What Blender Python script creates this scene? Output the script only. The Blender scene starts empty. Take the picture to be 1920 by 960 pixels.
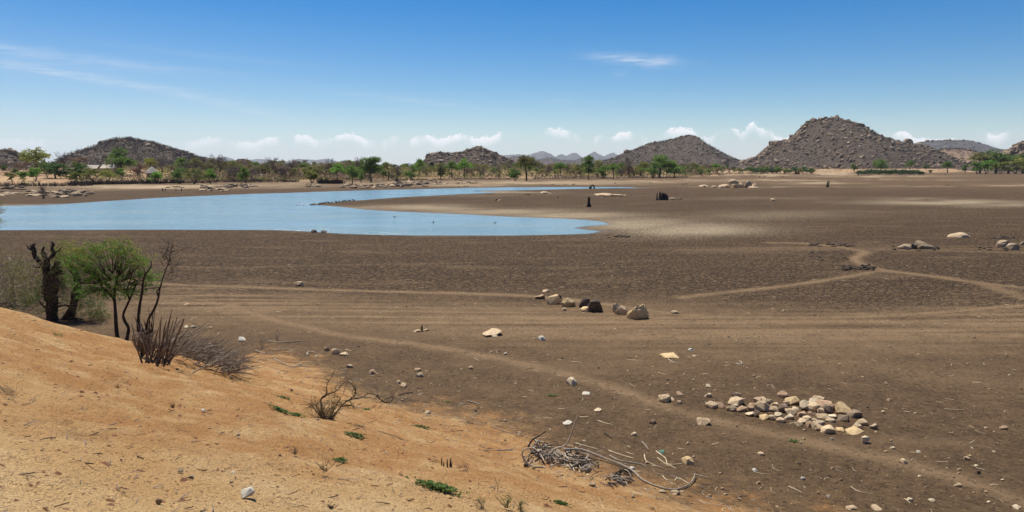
import bpy, bmesh, math, random
import numpy as np
from mathutils import Vector, Matrix

# ------------------------------------------------------------------ camera, light, sky
sc = bpy.context.scene
F = 1423.0; HOR = 312.0; CAMZ = 6.0          # photo geometry: 1920x960
cam_d = bpy.data.cameras.new("camera"); cam = bpy.data.objects.new("camera", cam_d)
sc.collection.objects.link(cam); sc.camera = cam
cam_d.sensor_width = 36; cam_d.lens = 36 * F / 1920
PITCH = math.atan((480 - HOR) / F)
cam.location = (0, 0, CAMZ); cam.rotation_euler = (math.pi / 2 - PITCH, 0, 0)
cam_d.clip_start = 0.1; cam_d.clip_end = 60000

SUN_EL = math.radians(64); SUN_AZ = math.radians(-33)      # azimuth from +Y, negative = left
sd = bpy.data.lights.new("sun", 'SUN'); sun = bpy.data.objects.new("sun", sd); sc.collection.objects.link(sun)
sd.energy = 5.0; sd.angle = math.radians(0.5); sd.color = (1.0, 0.93, 0.80)
tosun = Vector((math.sin(SUN_AZ) * math.cos(SUN_EL), math.cos(SUN_AZ) * math.cos(SUN_EL), math.sin(SUN_EL)))
sun.rotation_euler = tosun.to_track_quat('Z', 'Y').to_euler()
sc.view_settings.view_transform = 'Standard'; sc.view_settings.look = 'None'
sc.view_settings.exposure = 0.34; sc.view_settings.gamma = 1.0; sc.view_settings.use_curve_mapping = False
sc.render.engine = 'CYCLES'; sc.cycles.max_bounces = 6; sc.cycles.transparent_max_bounces = 8
sc.cycles.volume_bounces = 1; sc.cycles.use_denoising = True

class NT:
    def __init__(s, tree): s.t = tree; s.t.nodes.clear()
    def n(s, typ, **kw):
        nd = s.t.nodes.new(typ)
        for k, v in kw.items(): setattr(nd, k, v)
        return nd
    def set(s, sock, v):
        if isinstance(v, bpy.types.NodeSocket): s.t.links.new(v, sock)
        elif v is not None: sock.default_value = v
    def math(s, op, a, b=None, c=None, clamp=False):
        nd = s.n('ShaderNodeMath', operation=op, use_clamp=clamp)
        s.set(nd.inputs[0], a)
        if b is not None: s.set(nd.inputs[1], b)
        if c is not None: s.set(nd.inputs[2], c)
        return nd.outputs[0]
    def mix(s, f, a, b, bt='MIX'):
        nd = s.n('ShaderNodeMix', data_type='RGBA', blend_type=bt)
        s.set(nd.inputs[0], f)
        for k, v in ((6, a), (7, b)):
            if isinstance(v, tuple) and len(v) == 3: v = (*v, 1)
            s.set(nd.inputs[k], v)
        return nd.outputs[2]
    def ramp(s, f, a, b):        # smoothstep
        nd = s.n('ShaderNodeMapRange', interpolation_type='SMOOTHSTEP')
        s.set(nd.inputs[0], f); s.set(nd.inputs[1], a); s.set(nd.inputs[2], b)
        nd.inputs[3].default_value = 0; nd.inputs[4].default_value = 1
        return nd.outputs[0]
    def noise(s, vec, scale, detail=4, rough=0.6, out=0, dist=0.0):
        nd = s.n('ShaderNodeTexNoise')
        s.set(nd.inputs['Vector'], vec); nd.inputs['Scale'].default_value = scale
        nd.inputs['Detail'].default_value = detail; nd.inputs['Roughness'].default_value = rough
        nd.inputs['Distortion'].default_value = dist
        return nd.outputs[out]
    def voro(s, vec, scale, feature='F1', out='Distance'):
        nd = s.n('ShaderNodeTexVoronoi', feature=feature)
        s.set(nd.inputs['Vector'], vec); nd.inputs['Scale'].default_value = scale
        return nd.outputs[out]
    def scalev(s, vec, sx, sy, sz):
        nd = s.n('ShaderNodeVectorMath', operation='MULTIPLY'); s.set(nd.inputs[0], vec); nd.inputs[1].default_value = (sx, sy, sz)
        return nd.outputs[0]

world = bpy.data.worlds.new("World"); sc.world = world; world.use_nodes = True
def build_world():
    g = NT(world.node_tree)
    out = g.n('ShaderNodeOutputWorld'); bg = g.n('ShaderNodeBackground'); bg.inputs[1].default_value = 0.1
    sky = g.n('ShaderNodeTexSky', sky_type='NISHITA'); sky.sun_disc = False
    sky.sun_elevation = SUN_EL; sky.sun_rotation = SUN_AZ; sky.altitude = 900
    sky.air_density = 1.0; sky.dust_density = 0.05; sky.ozone_density = 3.0
    tc = g.n('ShaderNodeTexCoord'); sep = g.n('ShaderNodeSeparateXYZ'); g.t.links.new(tc.outputs['Generated'], sep.inputs[0])
    x, y, z = sep.outputs
    az = g.math('ARCTAN2', x, y)
    hyp = g.math('SQRT', g.math('ADD', g.math('MULTIPLY', x, x), g.math('MULTIPLY', y, y)))
    el = g.math('ARCTAN2', z, hyp)
    # cumulus bank low over the horizon: cloud-top elevation as a curve over azimuth
    tops = [(0,262),(30,260),(85,263),(130,267),(170,259),(205,264),(300,266),(375,264),(405,257),(440,265),(480,266),(502,258),(545,255),(578,253),(598,262),(635,255),(657,250),(690,262),(722,264),(742,255),(770,260),(803,252),(822,260),(862,252),(895,258),(930,253),(945,248),(972,252),(988,261),(1012,254),(1038,241),(1065,246),(1088,258),(1108,264),(1122,252),(1145,258),(1162,247),(1195,249),(1214,258),(1240,252),(1263,241),(1300,246),(1320,256),(1334,254),(1352,241),(1378,242),(1388,252),(1394,233),(1405,230),(1420,242),(1440,246),(1462,258),(1540,262),(1630,258),(1650,246),(1664,252),(1684,244),(1698,257),(1790,260),(1832,243),(1858,253),(1884,243),(1920,248)]
    u = g.math('MULTIPLY_ADD', az, 1 / 1.4, 0.5)
    p = g.n('ShaderNodeCombineXYZ'); g.set(p.inputs[0], g.math('MULTIPLY', az, 1.0)); g.set(p.inputs[1], g.math('MULTIPLY', el, 1.6))
    P = p.outputs[0]
    n1 = g.noise(P, 55, 5, 0.6); n2 = g.noise(P, 160, 5, 0.65)
    u2 = g.math('ADD', u, g.math('MULTIPLY', g.math('SUBTRACT', n1, 0.5), 0.008))
    fc = g.n('ShaderNodeFloatCurve'); c = fc.mapping.curves[0]
    pts = [((math.atan((px - 960) / F)) / 1.4 + 0.5, math.atan((HOR - py) / F * math.cos(math.atan((px - 960) / F))) / 0.07) for px, py in tops]
    c.points[0].location = (0.0, 0.45); c.points[1].location = (1.0, 0.45)
    for a, b in pts: c.points.new(a, b)
    fc.mapping.update(); g.set(fc.inputs['Value'], u2)
    top = g.math('MULTIPLY', fc.outputs[0], 0.07)
    top = g.math('ADD', top, g.math('ADD', g.math('MULTIPLY', g.math('SUBTRACT', n2, 0.5), 0.014), g.math('MULTIPLY', g.math('SUBTRACT', g.noise(P, 420, 3, 0.6), 0.5), 0.005)))
    dep = g.math('SUBTRACT', top, el)                      # how far below the cloud top
    edge = g.ramp(dep, -0.0006, 0.0022)
    body = g.math('MULTIPLY', g.ramp(dep, 0.016, 0.001), g.math('MULTIPLY_ADD', g.ramp(n2, .35, .65), .5, .6))                       # crisp sunny head, thin below
    gap = g.ramp(g.noise(g.scalev(P, 1, .25, 1), 24, 2, 0.5), 0.44, 0.58)
    head = g.math('MULTIPLY', g.math('MULTIPLY', edge, body), g.math('MULTIPLY_ADD', gap, 1.2, .06), clamp=True)
    leftfade = g.ramp(az, -0.62, -0.10)
    head = g.math('MULTIPLY', head, g.math('MULTIPLY_ADD', leftfade, 0.7, 0.25))
    veil = g.math('MULTIPLY', g.math('MULTIPLY', g.ramp(dep, -0.006, 0.030), 0.34), g.ramp(el, 0.075, 0.0))
    # milky air towards the horizon, stronger left
    milk = g.math('MULTIPLY', g.ramp(el, 0.085, -0.02), 0.40)
    milk2 = g.math('MULTIPLY', g.ramp(az, 0.1, -0.7), g.math('MULTIPLY', g.ramp(el, 0.24, 0.02), 0.25))
    milk = g.math('ADD', milk, milk2)
    # cirrus wisps: (azimuth px, y px, half length px, half thickness px, slope, strength)
    cir = None
    for (cx, cy, L, T, sl, st) in [(60,103,190,9,.075,.34),(40,125,120,8,.05,.25),(190,152,130,6,.10,.42),(385,187,95,5,.13,.30),(480,211,60,4,.16,.34),(1180,117,70,8,.09,.62),(1230,124,22,9,-.1,.3),(1160,143,16,5,-.1,.18),(1048,192,22,3.5,0,.22),(770,190,120,5,.09,.20),(330,134,90,5,.02,.14),(420,112,160,5,.06,.10)]:
        a0 = math.atan((cx - 960) / F); e0 = math.atan((HOR - cy) / F * math.cos(a0))
        da = g.math('SUBTRACT', az, a0)
        de = g.math('ADD', g.math('SUBTRACT', el, e0), g.math('MULTIPLY', da, sl))
        de = g.math('ADD', de, g.math('MULTIPLY', g.math('SUBTRACT', n1, 0.5), T / F * 1.2))
        q = g.math('ADD', g.math('POWER', g.math('ABSOLUTE', g.math('DIVIDE', da, L / F)), 2), g.math('POWER', g.math('ABSOLUTE', g.math('DIVIDE', de, T / F)), 2))
        v = g.math('MULTIPLY', g.math('EXPONENT', g.math('MULTIPLY', q, -1)), st)
        cir = v if cir is None else g.math('ADD', cir, v)
    fib = g.noise(g.scalev(P, 1, 7, 1), 22, 5, 0.65)
    cir = g.math('MULTIPLY', cir, g.ramp(fib, 0.25, 0.65))
    hs = g.n('ShaderNodeHueSaturation'); hs.inputs['Saturation'].default_value = 1.55; hs.inputs['Hue'].default_value = 0.506; hs.inputs['Value'].default_value = 0.77
    g.set(hs.inputs['Color'], sky.outputs[0])
    col = g.mix(milk, hs.outputs[0], (4.2, 5.1, 6.6))
    col = g.mix(veil, col, (5.3, 5.6, 6.5))
    col = g.mix(head, col, (8.4, 8.3, 8.5))
    col = g.mix(cir, col, (5.7, 6.3, 7.2))
    g.set(bg.inputs[0], col); g.t.links.new(bg.outputs[0], out.inputs[0])
build_world()

# ------------------------------------------------------------------ helpers
rng = random.Random(7); nr = np.random.default_rng(7)
def tag(o, label=None, cat=None, group=None, kind=None):
    if label: o['label'] = label
    if cat: o['category'] = cat
    if group: o['group'] = group
    if kind: o['kind'] = kind
    return o
def empty(name, loc=(0, 0, 0), rz=0):
    o = bpy.data.objects.new(name, None); sc.collection.objects.link(o); o.location = loc; o.rotation_euler = (0, 0, rz)
    o.empty_display_size = .1
    return o
class MB:
    def __init__(s): s.v = []; s.f = []; s.m = []; s.n = 0
    def add(s, verts, faces, mat=0):
        verts = np.asarray(verts, float).reshape(-1, 3)
        s.v.append(verts); s.f.extend([tuple(int(i) + s.n for i in f) for f in faces]); s.m.extend([mat] * len(faces)); s.n += len(verts)
    def tube(s, pts, rad, sides=5, mat=0, cap=True):
        pts = [Vector(p) for p in pts]; n = len(pts)
        if not hasattr(rad, '__len__'): rad = [rad] * n
        vs = []; up = Vector((.13, .2, .97))
        for i in range(n):
            d = (pts[min(i + 1, n - 1)] - pts[max(i - 1, 0)])
            if d.length < 1e-9: d = Vector((0, 0, 1))
            d.normalize(); a = d.cross(up)
            if a.length < .1: a = d.cross(Vector((1, 0, 0)))
            a.normalize(); b = d.cross(a)
            for k in range(sides):
                t = 2 * math.pi * k / sides
                vs.append(pts[i] + (a * math.cos(t) + b * math.sin(t)) * rad[i])
        fs = [(i * sides + k, i * sides + (k + 1) % sides, (i + 1) * sides + (k + 1) % sides, (i + 1) * sides + k) for i in range(n - 1) for k in range(sides)]
        if cap: fs += [tuple(range(sides))[::-1], tuple((n - 1) * sides + k for k in range(sides))]
        s.add([tuple(v) for v in vs], fs, mat)
    def leaves(s, c, size, mat=0, rg=None, aspect=.55, flat=0.0):
        rg = rg or nr; c = np.asarray(c, float).reshape(-1, 3); n = len(c)
        if n == 0: return
        a = rg.normal(size=(n, 3)); a[:, 2] *= (1 - flat); a /= np.linalg.norm(a, axis=1)[:, None] + 1e-9
        b = rg.normal(size=(n, 3)); b[:, 2] *= (1 - flat); b -= a * (a * b).sum(1)[:, None]; b /= np.linalg.norm(b, axis=1)[:, None] + 1e-9
        sz = (np.asarray(size) * rg.uniform(.6, 1.3, n))[:, None]
        v = np.stack([c - a * sz * .5, c + b * sz * aspect * .5, c + a * sz * .5, c - b * sz * aspect * .5], 1).reshape(-1, 3)
        f = np.arange(n * 4).reshape(n, 4)
        s.add(v, f.tolist(), mat)
    def build(s, name, mats, parent=None, smooth=False, loc=None):
        me = bpy.data.meshes.new(name)
        v = np.concatenate(s.v) if s.v else np.zeros((0, 3))
        if loc is not None: v = v - np.array(loc)
        me.from_pydata(v.tolist(), [], s.f)
        if not isinstance(mats, (list, tuple)): mats = [mats]
        for m in mats: me.materials.append(m)
        if len(mats) > 1: me.polygons.foreach_set('material_index', s.m)
        if smooth: me.polygons.foreach_set('use_smooth', [True] * len(me.polygons))
        me.update()
        o = bpy.data.objects.new(name, me); sc.collection.objects.link(o)
        if parent is not None: o.parent = parent
        elif loc is not None: o.location = loc
        return o

def hsh(ix, iy, seed):
    h = (ix.astype(np.int64) * 374761393 + iy.astype(np.int64) * 668265263 + seed * 974634777) & 0xffffffff
    h = ((h ^ (h >> 13)) * 1274126177) & 0xffffffff
    return ((h ^ (h >> 16)) & 0xffff) / 65535.0
def vnoise(x, y, seed=0):
    ix = np.floor(x); iy = np.floor(y); fx = x - ix; fy = y - iy
    fx = fx * fx * (3 - 2 * fx); fy = fy * fy * (3 - 2 * fy); ix = ix.astype(np.int64); iy = iy.astype(np.int64)
    a = hsh(ix, iy, seed); b = hsh(ix + 1, iy, seed); c = hsh(ix, iy + 1, seed); d = hsh(ix + 1, iy + 1, seed)
    return (a + (b - a) * fx) * (1 - fy) + (c + (d - c) * fx) * fy - .5
def fbm(x, y, oct=4, seed=0, gain=.5):
    s = 0; a = 1.
    for k in range(oct): s = s + a * vnoise(x * 2 ** k, y * 2 ** k, seed + k * 17); a *= gain
    return s
def sstep(a, b, x):
    t = np.clip((x - a) / (b - a), 0, 1); return t * t * (3 - 2 * t)
def flat(px, py):                                    # photo pixel -> point on the plane z = 0
    sy = py - 480; c, s = math.cos(PITCH), math.sin(PITCH)
    dx = (px - 960) / F; dy = c - sy / F * s; dz = -s - sy / F * c
    t = -CAMZ / dz; return dx * t, dy * t
def ray(px, py):
    sy = py - 480; c, s = math.cos(PITCH), math.sin(PITCH)
    return np.array([(px - 960) / F, c - sy / F * s, -s - sy / F * c])
def topix(x, y, z):                                  # world -> photo pixel
    c, s = math.cos(PITCH), math.sin(PITCH); z = z - CAMZ
    dep = y * c - z * s; up = y * s + z * c
    return 960 + F * x / dep, 480 - F * up / dep

# lake outline
lake_px = [(-700,431),(-60,431),(0,431),(150,430.5),(300,430),(420,430.5),(520,431),(590,434),(640,437.5),(700,439.5),(780,441),(870,441),(960,441),(1060,439),(1100,437.5),(1121,434),(1100,431.5),(1071,427.5),(1090,424.5),(1139,420.5),(1125,416),(1100,413),(1050,410),(960,407),(870,402),(780,398.5),(725,396),(680,393),(640,388.5),(610,386),(583,384),(600,381.5),(640,378),(700,373.5),(760,369),(800,367.3),(860,364),(900,362.5),(935,360),(905,359),(880,358.5),(905,357.2),(960,357),(1040,355),(1100,353.6),(1180,352.6),(1240,352),(1180,351.2),(1100,350.5),(1030,351),(960,351.2),(900,352),(860,352.8),(780,355),(700,356.5),(620,359),(550,361.5),(480,363.5),(390,367),(300,371),(200,377.5),(120,383),(50,385.5),(-60,387),(-700,392)]
LAKE = np.array([flat(*p) for p in lake_px])
def sdf_lake(x, y):
    x = np.asarray(x, float); y = np.asarray(y, float); d = np.full(x.shape, 1e9); inside = np.zeros(x.shape, bool)
    n = len(LAKE)
    for i in range(n):
        ax, ay = LAKE[i]; bx, by = LAKE[(i + 1) % n]; ex, ey = bx - ax, by - ay
        t = np.clip(((x - ax) * ex + (y - ay) * ey) / (ex * ex + ey * ey), 0, 1)
        d = np.minimum(d, (x - ax - t * ex) ** 2 + (y - ay - t * ey) ** 2)
        cnd = ((ay > y) != (by > y)); 
        with np.errstate(divide='ignore', invalid='ignore'):
            xi = ax + (y - ay) / (by - ay + 1e-12) * ex
        inside ^= cnd & (x < xi)
    d = np.sqrt(d); return np.where(inside, -d, d)
# edge of the far land (vegetated shore) as distance over azimuth
edge_px = [(-400,349),(0,347),(160,346),(300,343),(480,342),(650,338.5),(800,336.5),(960,335.5),(1100,334.5),(1290,332),(1380,328.5),(1440,325),(1700,324),(1920,323),(2400,323)]
ET = np.array([(p[0] - 960) / F for p in edge_px]); ED = np.array([flat(*p)[1] for p in edge_px])
def shore_d(x, y): return np.interp(x / np.maximum(y, 1e-3), ET, ED)
def bank_h(x, y):
    n = .688 * x + .726 * y
    b1 = .366 * (11.75 - n)
    b1 = np.where(b1 > 0.5, b1, .5 * np.exp((b1 - .5) / .5)) - .05
    b2 = .80 * (14.2 + 9 * sstep(-.42, -.24, x / np.maximum(y, .5)) - (.45 * x + .893 * y)) + 0.3 * vnoise(x / 3.1, y / 3.1, 5)
    k = .25
    m = np.minimum(b1, b2); M = np.maximum(b1, b2); h = m - k * np.exp(-(M - m) / k) * .55
    h = np.minimum(h, 4.6 + 0 * h)
    return h
def H(x, y, lake=True, detail=False):
    x = np.asarray(x, float); y = np.asarray(y, float); r = np.hypot(x, y)
    z = .10 * fbm(x / 14, y / 14, 3, 1) * sstep(20, 40, r) * (1 - sstep(150, 400, r))
    D = shore_d(x, y); t = x / np.maximum(y, 1e-3)
    rise = np.interp(t, [-.7, .2, .3, .7], [3.6, 3.2, 2.6, 2.4])
    front = (y > 0)
    z = z + np.where(front, rise * sstep(-3, 110, y - D) + .5 * sstep(-4, 2, y - D) , 0)
    z = z + np.where(front, 1.0 * fbm(x / 60, y / 60, 3, 3) * sstep(0, 90, y - D), 0)
    b = bank_h(x, y)
    k = .12; hh = np.clip(.5 + .5 * (b - z) / k, 0, 1); z2 = z * (1 - hh) + b * hh + k * hh * (1 - hh)
    z = np.where(r < 60, z2, z)
    if lake:
        s = sdf_lake(x, y); z = z * sstep(0, 6, s) - .35 * sstep(.0, 5, -s) + .05 * sstep(0, 1.2, s) - .012
    if detail:
        near = 1 - sstep(14, 30, r)
        sand = sstep(.05, .8, b)
        lump = fbm(x / .45, y / .45, 4, 11) * .060 + np.maximum(0, vnoise(x / .16, y / .16, 21) - .12) * .08
        z = z + near * (sand * lump + (1 - sand) * (fbm(x / .3, y / .3, 3, 31) * .020))
        # eroded rills and hummocks near the crest
        z = z + sand * .20 * fbm(x / 1.7, y / 1.7, 3, 41)
    return z
_T = np.concatenate([np.linspace(2, 60, 900), np.geomspace(60.05, 3500, 2500)])
def at(px, py):                                       # photo pixel -> point on the ground
    r = ray(px, py); p = np.array([0, 0, CAMZ])[None] + _T[:, None] * r[None]
    d = p[:, 2] - H(p[:, 0], p[:, 1], lake=False)
    i = np.argmax(d < 0)
    if i == 0: t = _T[-1]
    else: t = _T[i - 1] + (_T[i] - _T[i - 1]) * d[i - 1] / (d[i - 1] - d[i])
    q = np.array([0, 0, CAMZ]) + t * r
    return Vector((q[0], q[1], float(H(q[0], q[1], lake=True))))
def lift(px, py, Y):                                  # pixel -> point at depth Y
    r = ray(px, py); t = Y / r[1]; return Vector((r[0] * t, Y, CAMZ + r[2] * t))
def gz(x, y, lake=True): return float(H(np.array([x]), np.array([y]), lake=lake, detail=True)[0])

# ------------------------------------------------------------------ materials
MATS = {}
def mat(name):
    m = bpy.data.materials.new(name); m.use_nodes = True; g = NT(m.node_tree)
    out = g.n('ShaderNodeOutputMaterial'); b = g.n('ShaderNodeBsdfPrincipled'); g.t.links.new(b.outputs[0], out.inputs[0])
    b.inputs['Specular IOR Level'].default_value = .25; b.inputs['Roughness'].default_value = .9
    MATS[name] = m; return m, g, b, out
def bump(g, b, h, dist, strength=1.0):
    n = g.n('ShaderNodeBump'); n.inputs['Distance'].default_value = dist; n.inputs['Strength'].default_value = strength
    g.set(n.inputs['Height'], h); g.t.links.new(n.outputs[0], b.inputs['Normal'])
def geo(g): return g.n('ShaderNodeNewGeometry').outputs['Position']
def objc(g): return g.n('ShaderNodeTexCoord').outputs['Object']
def rnd(g): return g.n('ShaderNodeObjectInfo').outputs['Random']

def simple(name, cols, scale=8, rough=.9, bscale=None, bdist=.01, vec='obj', ran=.25, spec=.25):
    m, g, b, o = mat(name); v = objc(g) if vec == 'obj' else geo(g)
    c = g.mix(g.ramp(g.noise(v, scale, 5, .6), .3, .7), cols[0], cols[1])
    if len(cols) > 2: c = g.mix(g.ramp(g.noise(v, scale * 2.7, 4, .7), .52, .72), c, cols[2])
    if ran:
        hs = g.n('ShaderNodeHueSaturation'); g.set(hs.inputs['Value'], g.math('MULTIPLY_ADD', rnd(g), ran * 2, 1 - ran)); g.set(hs.inputs['Color'], c); c = hs.outputs[0]
    g.set(b.inputs['Base Color'], c); b.inputs['Roughness'].default_value = rough; b.inputs['Specular IOR Level'].default_value = spec
    if bscale: bump(g, b, g.noise(v, bscale, 6, .7), bdist)
    return m
def leafmat(name, c1, c2, trans=.35, ran=.25, scale=3.):
    m, g, b, out = mat(name); v = objc(g)
    c = g.mix(g.ramp(g.noise(v, scale, 4, .7), .3, .7), c1, c2)
    isl = g.n('ShaderNodeNewGeometry').outputs['Random Per Island']
    hs = g.n('ShaderNodeHueSaturation'); g.set(hs.inputs['Color'], c)
    g.set(hs.inputs['Value'], g.math('ADD', g.math('MULTIPLY_ADD', isl, .7, .65 - ran), g.math('MULTIPLY', rnd(g), ran * 2)))
    g.set(hs.inputs['Hue'], g.math('MULTIPLY_ADD', isl, .03, .485))
    c = hs.outputs[0]; g.set(b.inputs['Base Color'], c); b.inputs['Roughness'].default_value = .6
    t = g.n('ShaderNodeBsdfTranslucent'); g.set(t.inputs[0], c)
    mx = g.n('ShaderNodeMixShader'); mx.inputs[0].default_value = trans
    g.t.links.new(b.outputs[0], mx.inputs[1]); g.t.links.new(t.outputs[0], mx.inputs[2]); g.t.links.new(mx.outputs[0], out.inputs[0])
    return m
M_stone = simple('tan_stone', [(.46,.33,.19), (.64,.50,.33), (.26,.165,.10)], 6, bscale=14, bdist=.02)
M_stone_pale = simple('pale_stone', [(.50,.40,.265), (.62,.51,.35), (.36,.27,.17)], 7, bscale=14, bdist=.015)
M_stone_red = simple('reddish_stone', [(.36,.235,.145), (.48,.33,.21), (.2,.13,.085)], 7, bscale=14, bdist=.02)
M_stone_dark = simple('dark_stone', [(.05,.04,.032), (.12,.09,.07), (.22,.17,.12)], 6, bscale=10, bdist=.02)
M_stone_gold = simple('yellow_stone', [(.52,.37,.18), (.64,.48,.27), (.34,.22,.11)], 7, bscale=14, bdist=.015)
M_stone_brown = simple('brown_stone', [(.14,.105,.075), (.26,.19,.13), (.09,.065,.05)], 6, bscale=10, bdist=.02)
M_white = simple('white_bleached_matter', [(.40,.37,.30), (.55,.51,.43)], 20, ran=.1)
M_teal = simple('teal_stone', [(.10,.26,.2), (.16,.36,.28)], 20, ran=.05)
M_gran = simple('granite_boulder', [(.38,.275,.17), (.52,.39,.255), (.20,.15,.10)], .8, bscale=3, bdist=.08, vec='geo')
M_gran2 = simple('shore_rock', [(.24,.175,.115), (.38,.285,.19), (.10,.07,.05)], .9, bscale=3, bdist=.08, vec='geo')
M_hillrock = simple('hill_rock', [(.12,.09,.066), (.38,.285,.195), (.05,.038,.03)], .12, bscale=.7, bdist=.5, vec='geo', ran=0)
M_hillscrub = simple('hill_scrub', [(.05,.036,.027), (.105,.076,.056)], .3, vec='geo', ran=0)
M_farhill = simple('far_hill', [(.05,.052,.055), (.09,.088,.09), (.16,.15,.145)], .02, bscale=.05, bdist=6, vec='geo', ran=0)
M_dead = simple('dead_dark_wood', [(.022,.017,.014), (.06,.046,.036)], 9, bscale=30, bdist=.01)
M_bark = simple('bark', [(.06,.045,.035), (.12,.09,.07)], 9, bscale=30, bdist=.01)
M_stick = simple('bleached_stick', [(.26,.21,.16), (.42,.36,.28), (.12,.09,.07)], 12, bscale=40, bdist=.004)
M_brownstick = simple('brown_stick', [(.12,.085,.06), (.26,.20,.15)], 12, bscale=40, bdist=.004)
M_bare = simple('bare_twigs', [(.10,.075,.062), (.19,.145,.12)], 1.5, ran=.3)
M_straw = simple('straw', [(.45,.36,.22), (.6,.5,.34)], 3, ran=.1)
M_thatch = simple('thatch', [(.26,.23,.2), (.38,.34,.3)], 3, bscale=8, bdist=.05)
M_wall = simple('mud_wall', [(.42,.30,.2), (.5,.38,.27)], 1, ran=.05)
M_roof = simple('metal_roof', [(.30,.25,.20), (.36,.31,.25)], 1, rough=.6, ran=.05)
M_open = simple('dark_opening', [(.02,.018,.015), (.03,.025,.02)], 3, ran=0)
M_bird = simple('dark_feathers', [(.03,.028,.025), (.08,.07,.06)], 20)
M_birdw = simple('white_feathers', [(.7,.7,.68), (.78,.78,.76)], 20)
L_bright = leafmat('bright_green_leaves', (.12,.24,.035), (.23,.37,.07), .55)
L_green = leafmat('green_leaves', (.10,.175,.035), (.20,.285,.065), .52)
L_dark = leafmat('dark_green_leaves', (.06,.12,.025), (.11,.185,.042), .48)
L_olive = leafmat('olive_leaves', (.17,.175,.05), (.29,.275,.095), .45)
L_yellow = leafmat('yellow_green_leaves', (.19,.22,.04), (.30,.30,.07), .45)
L_brown = leafmat('dry_brown_leaves', (.18,.125,.085), (.29,.21,.145), .3)
L_reed = leafmat('blue_green_leaves', (.07,.14,.06), (.13,.22,.095), .45)
L_pink = leafmat('reddish_dry_leaves', (.25,.13,.10), (.34,.2,.15), .3)

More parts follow.
